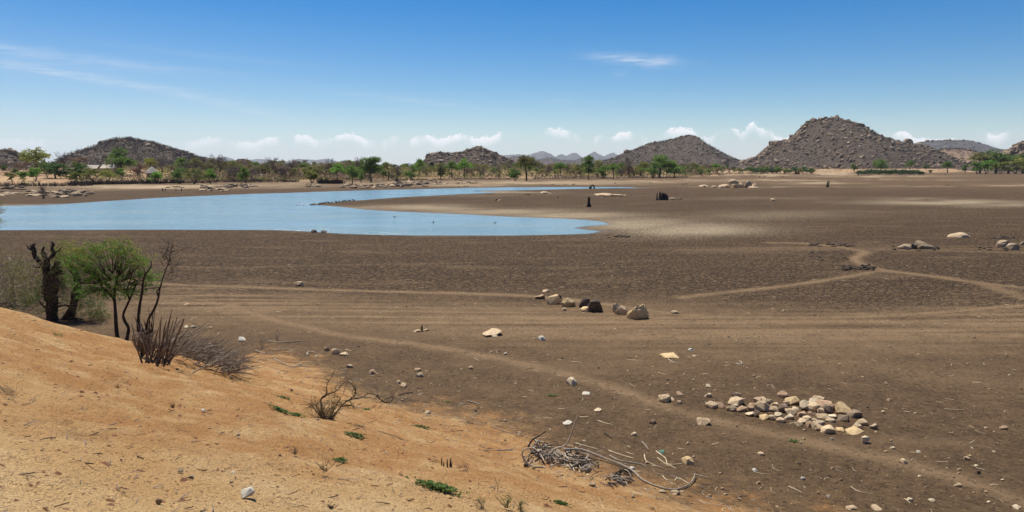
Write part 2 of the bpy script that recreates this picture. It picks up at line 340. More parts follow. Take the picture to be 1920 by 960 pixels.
def build_ground_mat():
    m, g, b, out = mat('ground')
    a1 = g.n('ShaderNodeAttribute', attribute_name='zones'); s1 = g.n('ShaderNodeSeparateColor'); g.t.links.new(a1.outputs['Color'], s1.inputs[0])
    a2 = g.n('ShaderNodeAttribute', attribute_name='zones_b'); s2 = g.n('ShaderNodeSeparateColor'); g.t.links.new(a2.outputs['Color'], s2.inputs[0])
    a3 = g.n('ShaderNodeAttribute', attribute_name='zones_c'); s3 = g.n('ShaderNodeSeparateColor'); g.t.links.new(a3.outputs['Color'], s3.inputs[0])
    sand, track, silt = s1.outputs; wet, far, rough = s2.outputs; red, grav, bars = s3.outputs
    p = geo(g)
    # --- dry lake bed
    big = g.noise(g.scalev(p, .05, .12, 1), 1.0, 5, .6); mid = g.noise(p, .8, 5, .65); fine = g.noise(p, 9, 6, .75); grit = g.noise(p, 45, 4, .8)
    bed = g.mix(g.ramp(big, .3, .7), (.070,.048,.030), (.125,.088,.054))
    bed = g.mix(g.ramp(mid, .35, .75), bed, (.150,.105,.065))
    warp = g.n('ShaderNodeVectorMath', operation='ADD'); g.set(warp.inputs[0], p)
    nv = g.n('ShaderNodeTexNoise'); g.set(nv.inputs['Vector'], p); nv.inputs['Scale'].default_value = 2.2
    sc_ = g.n('ShaderNodeVectorMath', operation='SCALE'); g.t.links.new(nv.outputs['Color'], sc_.inputs[0]); sc_.inputs['Scale'].default_value = .55
    g.t.links.new(sc_.outputs[0], warp.inputs[1])
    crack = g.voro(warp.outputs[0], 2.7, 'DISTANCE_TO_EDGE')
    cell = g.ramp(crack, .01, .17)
    cid = g.n('ShaderNodeTexVoronoi'); g.set(cid.inputs['Vector'], warp.outputs[0]); cid.inputs['Scale'].default_value = 2.7
    cidv = g.n('ShaderNodeSeparateColor'); g.t.links.new(cid.outputs['Color'], cidv.inputs[0])
    bedc = g.mix(g.math('MULTIPLY', cidv.outputs[0], .7), bed, (.165,.118,.074))
    crack_shade = g.math('MULTIPLY', g.math('SUBTRACT', 1.0, cell), rough)
    bed = g.mix(rough, bed, bedc)
    bed = g.mix(g.math('MULTIPLY', silt, .93), bed, g.mix(fine, (.40,.355,.275), (.60,.535,.42)))
    bed = g.mix(g.math('MULTIPLY', crack_shade, g.math('MULTIPLY_ADD', silt, -.45, .8)), bed, (.022,.014,.008))  # shade inside the cracks painted as a near-black colour
    bed = g.mix(g.math('MULTIPLY', track, g.ramp(mid, .0, .6)), bed, (.29,.215,.14))
    sp = g.math('MULTIPLY', g.ramp(g.noise(p, 22, 3, .5), .64, .70), grav)
    bed = g.mix(sp, bed, (.36,.25,.14))
    dk = g.math('MULTIPLY', g.ramp(g.noise(p, 17, 3, .6, dist=.5), .62, .70), .6)
    bed = g.mix(dk, bed, (.035,.022,.013))
    bed = g.mix(g.math('MULTIPLY', g.ramp(grit, .35, .75), .35), bed, (.19,.137,.088))
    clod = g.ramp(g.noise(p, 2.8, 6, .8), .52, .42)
    bed = g.mix(g.math('MULTIPLY', clod, g.math('MULTIPLY', rough, g.math('MULTIPLY_ADD', silt, -.55, .72))), bed, (.030,.020,.012))  # dark pits among clods: their shadows painted into the bed colour
    bed = g.mix(g.math('MULTIPLY', g.ramp(fine, .47, .36), g.math('MULTIPLY_ADD', silt, -.5, .8)), bed, (.035,.024,.015))
    bed = g.mix(g.math('MULTIPLY', g.ramp(fine, .54, .66), .7), bed, (.25,.175,.11))
    pv = g.voro(warp.outputs[0], 3.1, 'F1'); pm = g.math('MULTIPLY', g.ramp(pv, .17, .09), g.ramp(g.noise(p, .45, 4, .6), .48, .60))
    pm = g.math('MULTIPLY', pm, g.math('SUBTRACT', 1.0, rough))
    bed = g.mix(g.math('MULTIPLY', pm, .65), bed, (.035,.024,.016))
    bed = g.mix(g.math('MULTIPLY', g.ramp(g.noise(g.scalev(p, .12, .35, 1), 1, 5, .65), .52, .68), .45), bed, (.20,.145,.095))
    bed = g.mix(1.0, bed, (1.10,.99,.84), 'MULTIPLY')
    bed = g.mix(wet, bed, (.10,.085,.065))
    # --- orange bank sand
    sn = g.mix(g.ramp(g.noise(p, .55, 5, .6), .32, .72), (.70,.47,.225), (.82,.61,.34))
    sn = g.mix(g.math('MULTIPLY', red, g.ramp(g.noise(p, 1.4, 6, .7), .2, .62)), sn, (.50,.26,.10))
    sn = g.mix(g.math('MULTIPLY', g.ramp(fine, .50, .68), .5), sn, (.56,.36,.17))
    sn = g.mix(g.math('MULTIPLY', g.ramp(grit, .55, .8), .5), sn, (.80,.60,.34))
    sn = g.mix(g.math('MULTIPLY', g.ramp(g.noise(p, 26, 3, .7, dist=.6), .57, .64), .8), sn, (.16,.085,.045))
    sn = g.mix(g.math('MULTIPLY', g.ramp(g.noise(p, 4.5, 6, .8, dist=.4), .58, .68), .6), sn, (.23,.13,.075))
    sn = g.mix(1.0, sn, (1.16,1.12,1.05), 'MULTIPLY')
    sm = g.ramp(g.math('ADD', sand, g.math('MULTIPLY', g.math('SUBTRACT', g.noise(p, 1.3, 8, .8), .5), 2.2)), .18, .95)
    col = g.mix(sm, bed, sn)
    fr = g.mix(g.ramp(g.noise(p, .05, 5, .65), .35, .65), (.40,.235,.125), (.50,.355,.20))
    fr = g.mix(g.ramp(g.noise(p, .22, 5, .7), .45, .65), fr, (.20,.14,.095))
    col = g.mix(far, col, fr)
    col = g.mix(g.math('MULTIPLY', bars, g.ramp(g.noise(p, .25, 5, .7), .2, .6)), col, (.50,.38,.24))
    g.set(b.inputs['Base Color'], col); b.inputs['Specular IOR Level'].default_value = .15
    g.set(b.inputs['Roughness'], g.math('MULTIPLY_ADD', wet, -.55, .95))
    h = g.math('MULTIPLY', g.math('MULTIPLY', cell, rough), 1.0)
    h = g.math('ADD', h, g.math('MULTIPLY', g.noise(p, 4.5, 6, .75), g.math('MULTIPLY_ADD', rough, .9, .10)))
    h = g.math('ADD', h, g.math('MULTIPLY', g.math('ADD', g.noise(p, 14, 5, .75), g.math('MULTIPLY', g.noise(p, 55, 3, .7), .35)), g.math('MULTIPLY_ADD', sm, .30, .75)))
    h = g.math('ADD', h, g.math('MULTIPLY', g.noise(p, 32, 4, .75), g.math('MULTIPLY', sm, .55)))
    h = g.math('SUBTRACT', h, g.math('MULTIPLY', pm, .35))
    bump(g, b, g.math('MULTIPLY', h, 1.0), .11)
    return m
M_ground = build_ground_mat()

# ------------------------------------------------------------------ ground sheet
TRACKS = [([(250,528),(320,536),(560,544),(700,548),(900,551.5),(1000,556),(1100,566),(1200,581),(1290,592),(1400,596.5),(1550,597),(1700,592),(1830,583),(1960,573)], .45, .8),
    ([(1280,559),(1330,553),(1440,541),(1540,528),(1632,513)], .42, .7),
    ([(1440,456),(1500,457),(1560,463),(1605,470),(1622,475),(1602,488),(1625,500),(1660,509),(1750,521),(1840,533),(1960,547)], .5, .75),
    ([(1600,470),(1740,471.5),(1960,476)], .8, .4),
    ([(1640,510),(1740,518),(1820,530),(1880,547),(1925,563)], .6, .6),
    ([(430,575),(500,598),(570,615),(640,631),(720,641),(800,651),(880,664),(960,681),(1030,697),(1100,716),(1170,738),(1250,766),(1320,787),(1400,806),(1500,828),(1600,851),(1680,870),(1750,890),(1850,921),(1960,960)], .40, .8),
    ([(300,502),(420,504),(600,499.5),(750,498),(880,494)], .35, .3),
    ([(940,521),(1080,515),(1150,510)], .35, .18)]
BROAD = [([(330,560),(500,575),(700,590),(950,602),(1200,612),(1400,618),(1600,619),(1800,612),(1960,604)], 3.6, .75),
    ([(1150,600),(1400,628),(1700,640),(1960,640)], 1.6, .35), ([(1300,470),(1600,466),(1960,470)], 2.2, .3),
    ([(1450,670),(1700,700),(1960,730)], 1.3, .3)]
SILT = [(700,390,75,3.5,.8),(790,391,110,6,1),(930,397,150,6.5,1),(1070,404,140,7,1.1),(1180,420,110,13,1.1),(1300,430,140,12,1.1),(1390,434,80,9,.5),(1260,412,150,7,.35),(1450,404,160,8,.45),
    (1780,380,170,4.5,1.1),(1900,386,120,4,.8),(1690,372,70,2,.6),(960,360.5,70,1.8,1),(930,358.5,60,1.2,.8),(1620,380,100,3,.35),(1430,373,160,3,.3),(1540,398,200,5,.25),(900,366,120,2,.3),(1250,446,160,3,.25)]
BARS = [(1540,343.5,60,1.6,.8),(1440,338,110,1.2,.7),(1640,330.5,110,1.5,.7),(1420,328.5,60,1.4,1),(1560,326,40,1.5,1),(1690,337,120,.9,.4),(1900,348,60,2,.8),(1440,351.5,190,.9,.4),(1000,343,190,3.2,.8),(1180,340,160,2.,.6),(690,343,60,2,.8),(300,350,230,3.2,1),(480,347,120,2.5,.8),(860,347,110,2.5,.7),(1140,366,40,1.5,.4),(1330,338,60,1.2,.5),(1720,349,60,.8,.5),(20,362,60,2,.6),(140,356,80,2,.4),(560,344,40,3,.5),(0,384,90,1.2,.5)]
def poly_d(x, y, pts):
    d = np.full(x.shape, 1e9)
    for (ax, ay), (bx, by) in zip(pts[:-1], pts[1:]):
        ex, ey = bx - ax, by - ay; t = np.clip(((x - ax) * ex + (y - ay) * ey) / (ex * ex + ey * ey), 0, 1)
        d = np.minimum(d, np.hypot(x - ax - t * ex, y - ay - t * ey))
    return d
def smooth_curve(px):
    w = [flat(*p) for p in px]; out = []
    for i in range(len(w) - 1):
        p0 = w[max(i - 1, 0)]; p1 = w[i]; p2 = w[i + 1]; p3 = w[min(i + 2, len(w) - 1)]
        for k in range(4):
            t = k / 4
            out.append(tuple(.5 * (2 * p1[j] + (p2[j] - p0[j]) * t + (2 * p0[j] - 5 * p1[j] + 4 * p2[j] - p3[j]) * t * t + (3 * p1[j] - p0[j] - 3 * p2[j] + p3[j]) * t ** 3) for j in (0, 1)))
    return out + [w[-1]]
def build_ground():
    ang = np.radians(np.concatenate([np.arange(-36, 36.01, .115), np.arange(40, 320, 5.)]))
    p = np.arange(660, 13, -1.25)
    R = np.concatenate([np.geomspace(.7, 8538 / 661, 190), 8538 / p, np.geomspace(8538 / 13 * 1.04, 14000, 70)])
    A, RR = np.meshgrid(ang, R); RR = np.where((np.abs(A) < .63), RR / np.maximum(np.cos(A), .7), RR / .8)
    x = np.sin(A) * RR; y = np.cos(A) * RR
    z = H(x, y, detail=True); s = sdf_lake(x, y); b = bank_h(x, y)
    na, nrr = len(ang), len(R)
    V = np.stack([x, y, z], -1).reshape(-1, 3)
    V = np.vstack([V, [[0, 0, gz(0, .01)]]])
    i = np.arange(nrr - 1)[:, None] * na; j = np.arange(na)[None]; jn = (j + 1) % na
    Fq = np.stack([i + j, i + na + j, i + na + jn, i + jn], -1).reshape(-1, 4)
    cx = len(V) - 1; Ft = np.stack([np.full(na, cx), np.arange(na), (np.arange(na) + 1) % na], -1)
    me = bpy.data.meshes.new('ground'); nq, nt = len(Fq), len(Ft)
    me.vertices.add(len(V)); me.vertices.foreach_set('co', V.ravel())
    me.loops.add(nq * 4 + nt * 3); me.loops.foreach_set('vertex_index', np.concatenate([Fq.ravel(), Ft.ravel()]).astype(np.int32))
    me.polygons.add(nq + nt); me.polygons.foreach_set('loop_start', np.concatenate([np.arange(nq) * 4, nq * 4 + np.arange(nt) * 3]).astype(np.int32))
    me.update(calc_edges=True)
    me.polygons.foreach_set('use_smooth', np.ones(nq + nt, bool))
    front = y > 1
    with np.errstate(all='ignore'):
        px, py = topix(x, y, 0 * x)
    wob = fbm(x / 3, y / 3, 3, 61)
    blin = np.minimum(.366 * (11.75 - (.688 * x + .726 * y)), .80 * (14.2 + 9 * sstep(-.42, -.24, x / np.maximum(y, .5)) - (.45 * x + .893 * y)) + .5)
    sand = sstep(-.95, 1.0, blin + .6 * wob)
    trk = np.zeros_like(x)
    near = RR < 120
    for pts, w, k in TRACKS:
        d = poly_d(x, y, smooth_curve(pts)) + .25 * w * fbm(x / 1.1, y / 1.1, 2, 71)
        trk = np.maximum(trk, k * np.exp(-np.clip(d / w, 0, 9) ** 2 * 1.4))
    br = np.zeros_like(x)
    for pts, w, k in BROAD:
        d = poly_d(x, y, smooth_curve(pts))
        br = np.maximum(br, k * np.exp(-np.clip(d / w, 0, 9) ** 2) * np.clip(.8 + 1.3 * fbm(x / 6, y / .35, 3, 81), 0, 1.3))
    trk = np.clip(np.maximum(trk, br * 1.0), 0, 1) * front
    wx = px + 40 * fbm(x / 9, y / 9, 3, 91); wy = py * (1 + .012 * fbm(x / 9, y / 14, 3, 95))
    def blobs(L):
        o = np.zeros_like(x)
        for (cx_, cy_, rx, ry, k) in L:
            q = ((wx - cx_) / rx) ** 2 + ((wy - cy_) / ry) ** 2
            o = np.maximum(o, k * np.exp(-np.clip(q, 0, 40) * .9))
        return np.clip(o, 0, 1) * front
    silt = blobs(SILT); bars = blobs(BARS)
    wet = np.where(s > -1, 1 - sstep(.2, 1.6, s + .5 * wob), 1) * .8
    far = sstep(-4, 4, y - shore_d(x, y) + 6 * fbm(x / 12, y / 12, 3, 99)) * front
    rough = sstep(28, 40, RR + 4 * wob) * (1 - .9 * np.clip(trk * 1.3, 0, 1)) * (1 - sstep(130, 320, RR) * .6) * (1 - sstep(.1, .4, b) * (RR < 60))
    rough = rough * (1 - wet); grav = sstep(0, .3, fbm(x / 5, y / 5, 3, 103) + .22)
    red = np.clip(sstep(5.5, 12, np.hypot(x, y) + 4 * wob) + .22, 0, 1)
    def col(nm, a, b_, c):
        at_ = me.attributes.new(nm, 'FLOAT_COLOR', 'POINT'); q = np.stack([a, b_, c, np.ones_like(a)], -1).reshape(-1, 4)
        at_.data.foreach_set('color', np.vstack([q, q[:1]]).ravel().astype(np.float32))
    col('zones', sand, trk, silt); col('zones_b', wet, far, rough); col('zones_c', red, grav, bars)
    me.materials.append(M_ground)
    o = bpy.data.objects.new('ground', me); sc.collection.objects.link(o); tag(o, kind='structure')
build_ground()

def build_water():
    m, g, b, out = mat('water'); p = geo(g)
    b.inputs['Base Color'].default_value = (.16,.25,.27, 1); b.inputs['Roughness'].default_value = .17; b.inputs['IOR'].default_value = 1.33; b.inputs['Specular IOR Level'].default_value = .5
    calm = g.ramp(g.noise(g.scalev(p, .03, .10, 1), 1, 5, .6), .35, .65)
    g.set(b.inputs['Base Color'], g.mix(g.noise(g.scalev(p, .04, .12, 1), 1, 4, .6), (.13,.22,.26), (.26,.37,.41)))
    w = g.math('ADD', g.noise(g.scalev(p, .7, 1.4, 1), .7, 5, .65), g.math('MULTIPLY', g.noise(g.scalev(p, 1, 1.8, 1), 4.5, 3, .6), .35))
    bump(g, b, g.math('MULTIPLY', w, g.math('MULTIPLY_ADD', calm, 1.2, .25)), .17)
    # outline pushed a little past the waterline so the mud cuts it
    pts = LAKE; n = len(pts); bm = bmesh.new()
    vs = []
    cen_area = sum(pts[i][0] * pts[(i + 1) % n][1] - pts[(i + 1) % n][0] * pts[i][1] for i in range(n))
    sg = 1 if cen_area > 0 else -1
    for i in range(n):
        a, c_, d = pts[i - 1], pts[i], pts[(i + 1) % n]
        e1 = (c_ - a) / np.linalg.norm(c_ - a); e2 = (d - c_) / np.linalg.norm(d - c_); t = e1 + e2; L = np.linalg.norm(t)
        t = e2 if L < .3 else t / L
        nrm = np.array([t[1], -t[0]]) * sg
        vs.append(bm.verts.new((*(c_ + nrm * .25), 0.0)))
    bm.faces.new(vs); bmesh.ops.triangulate(bm, faces=bm.faces[:])
    bmesh.ops.recalc_face_normals(bm, faces=bm.faces[:])
    for f in bm.faces:
        if f.normal.z < 0: f.normal_flip()
    me = bpy.data.meshes.new('water'); bm.to_mesh(me); me.materials.append(m)
    o = bpy.data.objects.new('water', me); sc.collection.objects.link(o); tag(o, kind='structure')
build_water()

# ------------------------------------------------------------------ rocks
def hull_rock(seed, npts=16, sub=1, rough=.06, flatb=.35, blocky=.6):
    r = random.Random(seed); bm = bmesh.new()
    for _ in range(npts):
        v = Vector((r.gauss(0, 1), r.gauss(0, 1), r.gauss(0, 1))).normalized()
        m = max(abs(v.x), abs(v.y), abs(v.z)); v = v * (1 - blocky) + v / m * blocky * .8
        v *= r.uniform(.82, 1.05); v.z = max(v.z, -flatb)
        bm.verts.new(v)
    res = bmesh.ops.convex_hull(bm, input=bm.verts[:])
    for v in [v for v in bm.verts if not v.link_faces]: bm.verts.remove(v)
    bmesh.ops.bevel(bm, geom=bm.edges[:], offset=.05, segments=1, affect='EDGES')
    if sub:
        bmesh.ops.triangulate(bm, faces=bm.faces[:])
        bmesh.ops.subdivide_edges(bm, edges=[e for e in bm.edges if e.calc_length() > .3], cuts=sub, use_grid_fill=True)
        bmesh.ops.triangulate(bm, faces=bm.faces[:])
    for v in bm.verts:
        v.co += Vector((r.uniform(-1, 1), r.uniform(-1, 1), r.uniform(-1, 1))) * rough * .5
    mn = [min(v.co[k] for v in bm.verts) for k in range(3)]; mx = [max(v.co[k] for v in bm.verts) for k in range(3)]
    for v in bm.verts:
        v.co = Vector(((v.co[k] - mn[k]) / (mx[k] - mn[k]) - (.5 if k < 2 else 0)) for k in range(3))
    me = bpy.data.meshes.new('stone'); bm.to_mesh(me); bm.free(); return me
def dome_rock(seed, amp=.22, flatten=False):
    r = random.Random(seed); bm = bmesh.new(); bmesh.ops.create_icosphere(bm, subdivisions=4, radius=1)
    ox, oy = r.uniform(0, 99), r.uniform(0, 99)
    co = np.array([v.co[:] for v in bm.verts])
    n = fbm(co[:, 0] * 1.3 + ox + co[:, 2], co[:, 1] * 1.3 + oy - co[:, 2], 4, seed)
    for v, k in zip(bm.verts, n):
        v.co *= 1 + amp * 1.6 * k; v.co.z = max(v.co.z, -.35)
    mn = [min(v.co[k] for v in bm.verts) for k in range(3)]; mx = [max(v.co[k] for v in bm.verts) for k in range(3)]
    for v in bm.verts:
        v.co = Vector(((v.co[k] - mn[k]) / (mx[k] - mn[k]) - (.5 if k < 2 else 0)) for k in range(3))
    me = bpy.data.meshes.new('boulder'); bm.to_mesh(me); bm.free()
    me.polygons.foreach_set('use_smooth', [True] * len(me.polygons)); return me
HULLS = [hull_rock(100 + i, 12 + (i % 5) * 3) for i in range(12)]
DOMES = [dome_rock(200 + i) for i in range(7)]
_cache = {}
def rockmesh(src, m):
    k = (src.name, m.name)
    if k not in _cache:
        me = src.copy(); me.materials.clear(); me.materials.append(m); _cache[k] = me
    return _cache[k]
SINK = .2
def rock(px, py, w, h, m, label, cat='stone', name='stone', group=None, src=None, dz=0., rz=None, sink=SINK, depth=None, tilt=0.0, pos=None):
    """px,py: the base-centre pixel; w,h in photo pixels"""
    p = pos or at(px, py); d = p.y
    W = w / F * d; Hh = max(h, 1) / F * d
    seed = int(px * 7 + py * 13); r = random.Random(seed)
    src = src or r.choice(HULLS)
    o = bpy.data.objects.new(name, rockmesh(src, m)); sc.collection.objects.link(o)
    D = (depth or r.uniform(.7, 1.0)) * W
    ang = rz if rz is not None else r.uniform(-.5, .5)
    y_off = D * .3
    z = float(H(p.x, p.y + y_off, lake=True))
    o.location = (p.x, p.y + y_off, z - sink * Hh + dz); o.rotation_euler = (r.uniform(-.06, .06) + tilt, r.uniform(-.08, .08), ang)
    o.scale = (W, D, Hh * (1 + sink))
    return tag(o, label, cat, group)

# ------------------------------------------------------------------ hills
def hill(name, prof, dist, depth, seed, mats, rocks=0, rsize=(2, 6), amp=4., nx=220, ny=70, scrub=0, scr=(1.2, 2.6), skirt=40, peaky=1.0):
    """prof: silhouette (px, py) of the crest at the distance dist"""
    px = np.array([p[0] for p in prof], float); pz = np.array([CAMZ + (HOR - p[1]) / F * dist for p in prof]); X = (px - 960) / F * dist
    r = np.random.default_rng(seed)
    xs = np.linspace(X[0] - skirt, X[-1] + skirt, nx); v = np.linspace(-1, 1, ny)
    def hh(x, t):
        top = (np.interp(x, X, pz) + 6) * sstep(xs[0], xs[0] + skirt, x) * (1 - sstep(xs[-1] - skirt, xs[-1], x))
        side = 1 - np.abs(t) ** 1.35; side = np.maximum(side, 0) ** peaky
        y = dist + t * depth * (0.55 + .45 * np.clip(top / pz.max(), 0, 1))
        n = fbm(x / (depth * .22), y / (depth * .22), 3, seed) * (1 - np.abs(t)) * np.abs(t) * 1.6
        z = -3 + (top - 3) * side * (1 + .35 * n)
        z = z + amp * side ** .4 * (np.abs(vnoise(x / (amp * 2.2), y / (amp * 2.2), seed + 3)) * 1.6 - .4 + .6 * vnoise(x / (amp * .8), y / (amp * .8), seed + 7)) * .55 * (.25 + .75 * np.minimum(1, np.abs(t) * 6))
        return y, z
    XX, TT = np.meshgrid(xs, v); YY, ZZ = hh(XX, TT)
    mb = MB(); V = np.stack([XX, YY, ZZ], -1).reshape(-1, 3)
    f = [(j * nx + i, j * nx + i + 1, (j + 1) * nx + i + 1, (j + 1) * nx + i) for j in range(ny - 1) for i in range(nx - 1)]
    mb.add(V, f, 0)
    # boulders that belong to the hill
    hulls = []
    for me in HULLS[:6]:
        hv = np.array([q.co[:] for q in me.vertices]); hf = [tuple(q.vertices) for q in me.polygons]; hulls.append((hv, hf))
    for k in range(rocks):
        x = r.uniform(X[0], X[-1]); t = r.uniform(-.97, .12) if r.random() > .2 else r.normal(0, .05)
        y, z = hh(np.array([x]), np.array([t]))
        if z[0] < 1.5: continue
        hv, hf = hulls[r.integers(0, 6)]; s = (rsize[0] * .8 + (rsize[1] - rsize[0] * .8) * r.random() ** 2.2) * (1 + 1.1 * (r.random() < .04) + .5 * (abs(t) < .12)); a = r.uniform(0, 6.28); c_, s_ = math.cos(a), math.sin(a)
        q = hv * np.array([s, s * r.uniform(.6, 1), s * r.uniform(.45, .9)]); q = np.stack([q[:, 0] * c_ - q[:, 1] * s_, q[:, 0] * s_ + q[:, 1] * c_, q[:, 2] - .25 * s], 1) + [x, y[0], z[0]]
        mb.add(q, hf, 1)
    o = mb.build(name, mats[:2], smooth=False); tag(o, kind='structure')
    if scrub:
        x = r.uniform(X[0], X[-1], scrub); t = r.uniform(-1.0, .1, scrub); m_ = r.random(scrub) < .25; t[m_] = r.normal(0, .04, m_.sum())
        y, z = hh(x, t); ok = z > 1.0; x, y, z = x[ok], y[ok], z[ok]; n = len(x)
        c = np.repeat(np.stack([x, y, z], 1), 9, 0); s = np.repeat(r.uniform(*scr, n), 9)
        c = c + r.normal(size=c.shape) * s[:, None] * [.42, .42, .3]; c[:, 2] += s * .5
        mb2 = MB(); mb2.leaves(c, s * .42, 0, r, aspect=.5)
        tag(mb2.build('hill_scrub', mats[2]), kind='stuff', label='leafless grey brown scrub covering the slope of the ' + name.replace('_', ' '), cat='scrub')
    return o
MH = (M_hillscrub, M_hillrock, simple('grey_twig_scrub', [(.06,.043,.033), (.135,.098,.073)], .4, vec='geo', ran=0))
FH = (M_farhill, M_farhill, M_farhill)
hill('rocky_hill', [(1385,310),(1405,300),(1432,290),(1447,268),(1458,266),(1468,268),(1480,262),(1498,250),(1506,238),(1512,230),(1530,227),(1548,224),(1557,223.5),(1572,229),(1590,233),(1612,246),(1640,260),(1660,266),(1690,270),(1712,275),(1735,288),(1760,302),(1790,310)], 1050, 190, 11, MH, rocks=3000, rsize=(1.6, 5.6), amp=5, nx=300, ny=100, scrub=6500, scr=(1.0, 2.4))
hill('scrub_hill', [(150,310),(165,300),(178,292),(195,280),(213,269),(230,264),(250,263),(268,266),(290,270),(305,274),(325,281),(350,288),(375,297),(400,302),(430,312)], 900, 150, 12, MH, rocks=900, rsize=(1.5, 5), amp=4, scrub=5200, scr=(1.5, 3.8))
hill('pyramid_hill', [(1090,316),(1120,306),(1150,298),(1172,287),(1188,282),(1212,272),(1240,267),(1262,262),(1276,258),(1287,256),(1299,259),(1312,270),(1330,279),(1350,290),(1365,298),(1390,306),(1410,314)], 1500, 240, 13, MH, rocks=1400, rsize=(2, 6), amp=5, nx=260, ny=80, scrub=5600, scr=(1.8, 3.6))
hill('granite_kopje', [(780,314),(800,303),(806,293),(825,288),(848,290),(868,288),(885,282),(893,278),(901,277),(907,281),(915,285),(928,289),(945,297),(962,306),(990,314)], 800, 100, 14, MH, rocks=2300, rsize=(1.2, 4.2), amp=3, nx=200, ny=80, scrub=2200, scr=(1, 2.2))
hill('dark_kopje', [(-60,312),(-20,300),(0,290),(10,284),(20,282),(32,284),(42,291),(60,302),(80,312)], 700, 70, 15, MH, rocks=300, rsize=(2, 5), amp=4, nx=120, ny=60, scrub=700, scr=(1, 2.2))
hill('boulder_kopje', [(1850,300),(1880,290),(1896,278),(1908,270),(1925,264),(1950,262),(2000,270),(2060,300)], 800, 90, 16, MH, rocks=800, rsize=(2, 6), amp=4, nx=160, ny=60, scrub=900, scr=(1, 2.2))
hill('flat_topped_hill', [(1690,300),(1712,270),(1735,266),(1770,264.5),(1805,265),(1825,271),(1850,280),(1890,292),(1960,300)], 3400, 420, 17, (M_farhill, M_hillrock, MH[2]), rocks=500, rsize=(5, 12), amp=6, scrub=2600, scr=(3, 6))
hill('sandy_knoll', [(1640,318),(1700,300),(1730,288),(1760,281),(1790,280),(1815,284),(1850,292),(1900,306),(1980,316)], 1350, 120, 18, (simple('knoll_soil', [(.30,.19,.12),(.20,.14,.10),(.12,.09,.07)], .03, vec='geo', ran=0), M_hillrock, MH[2]), rocks=200, rsize=(2, 5), amp=3, scrub=3200, scr=(1.5, 3.2))
hill('blue_hill', [(930,296),(950,291),(975,290),(985,293),(1000,287),(1018,283.5),(1030,288),(1040,294),(1052,290),(1062,292),(1072,287),(1080,287),(1092,298),(1104,290),(1112,285),(1122,291),(1130,293),(1140,288),(1147,286),(1156,291),(1170,300)], 9500, 1100, 19, FH, amp=55, skirt=500)
hill('dark_foothill', [(900,312),(940,300),(968,294),(1000,302),(1030,297),(1050,301),(1075,303),(1095,296),(1120,304),(1150,300),(1190,310)], 4200, 400, 20, MH, amp=8, rocks=200, rsize=(4, 9), scrub=2200, scr=(4, 8))
hill('low_blue_hill', [(380,312),(410,304),(427,294),(436,299),(446,303),(455,298),(468,301),(485,298),(500,299),(520,306),(550,302),(565,298),(580,300),(600,300),(615,297),(625,300),(640,304),(650,300),(668,303),(690,308),(745,312),(765,306),(790,312)], 11000, 1000, 22, FH, amp=45, skirt=500)

# ------------------------------------------------------------------ trees: prototypes of each kind
def grow(mb, p, d, L, r, depth, rg, spread=.6, kids=(2, 3), bend=.25, up=.15, tips=None, sides=5, m=0, shrink=.68):
    pts = [p.copy()]; dd = d.normalized(); n = 4
    for i in range(n):
        dd = (dd + Vector((rg.gauss(0, 1), rg.gauss(0, 1), rg.gauss(0, .7))) * bend * .4 + Vector((0, 0, up * .25))).normalized()
        pts.append(pts[-1] + dd * L / n)
    mb.tube(pts, [r * (1 - .5 * i / n) for i in range(n + 1)], sides if depth > 1 else 3, m, cap=False)
    if tips is not None and depth <= 1: tips.extend([pts[-1], pts[-2], pts[2]])
    if depth <= 0: return
    for k in range(rg.randint(*kids)):
        a = pts[rg.choice([2, 3, 4, 4])]
        side = Vector((rg.gauss(0, 1), rg.gauss(0, 1), rg.gauss(0, .6))).normalized()
        grow(mb, a, (dd * (1 - spread * .5) + side * spread), L * shrink * rg.uniform(.8, 1.15), r * .64, depth - 1, rg, spread, kids, bend, up, tips, sides, m, shrink)
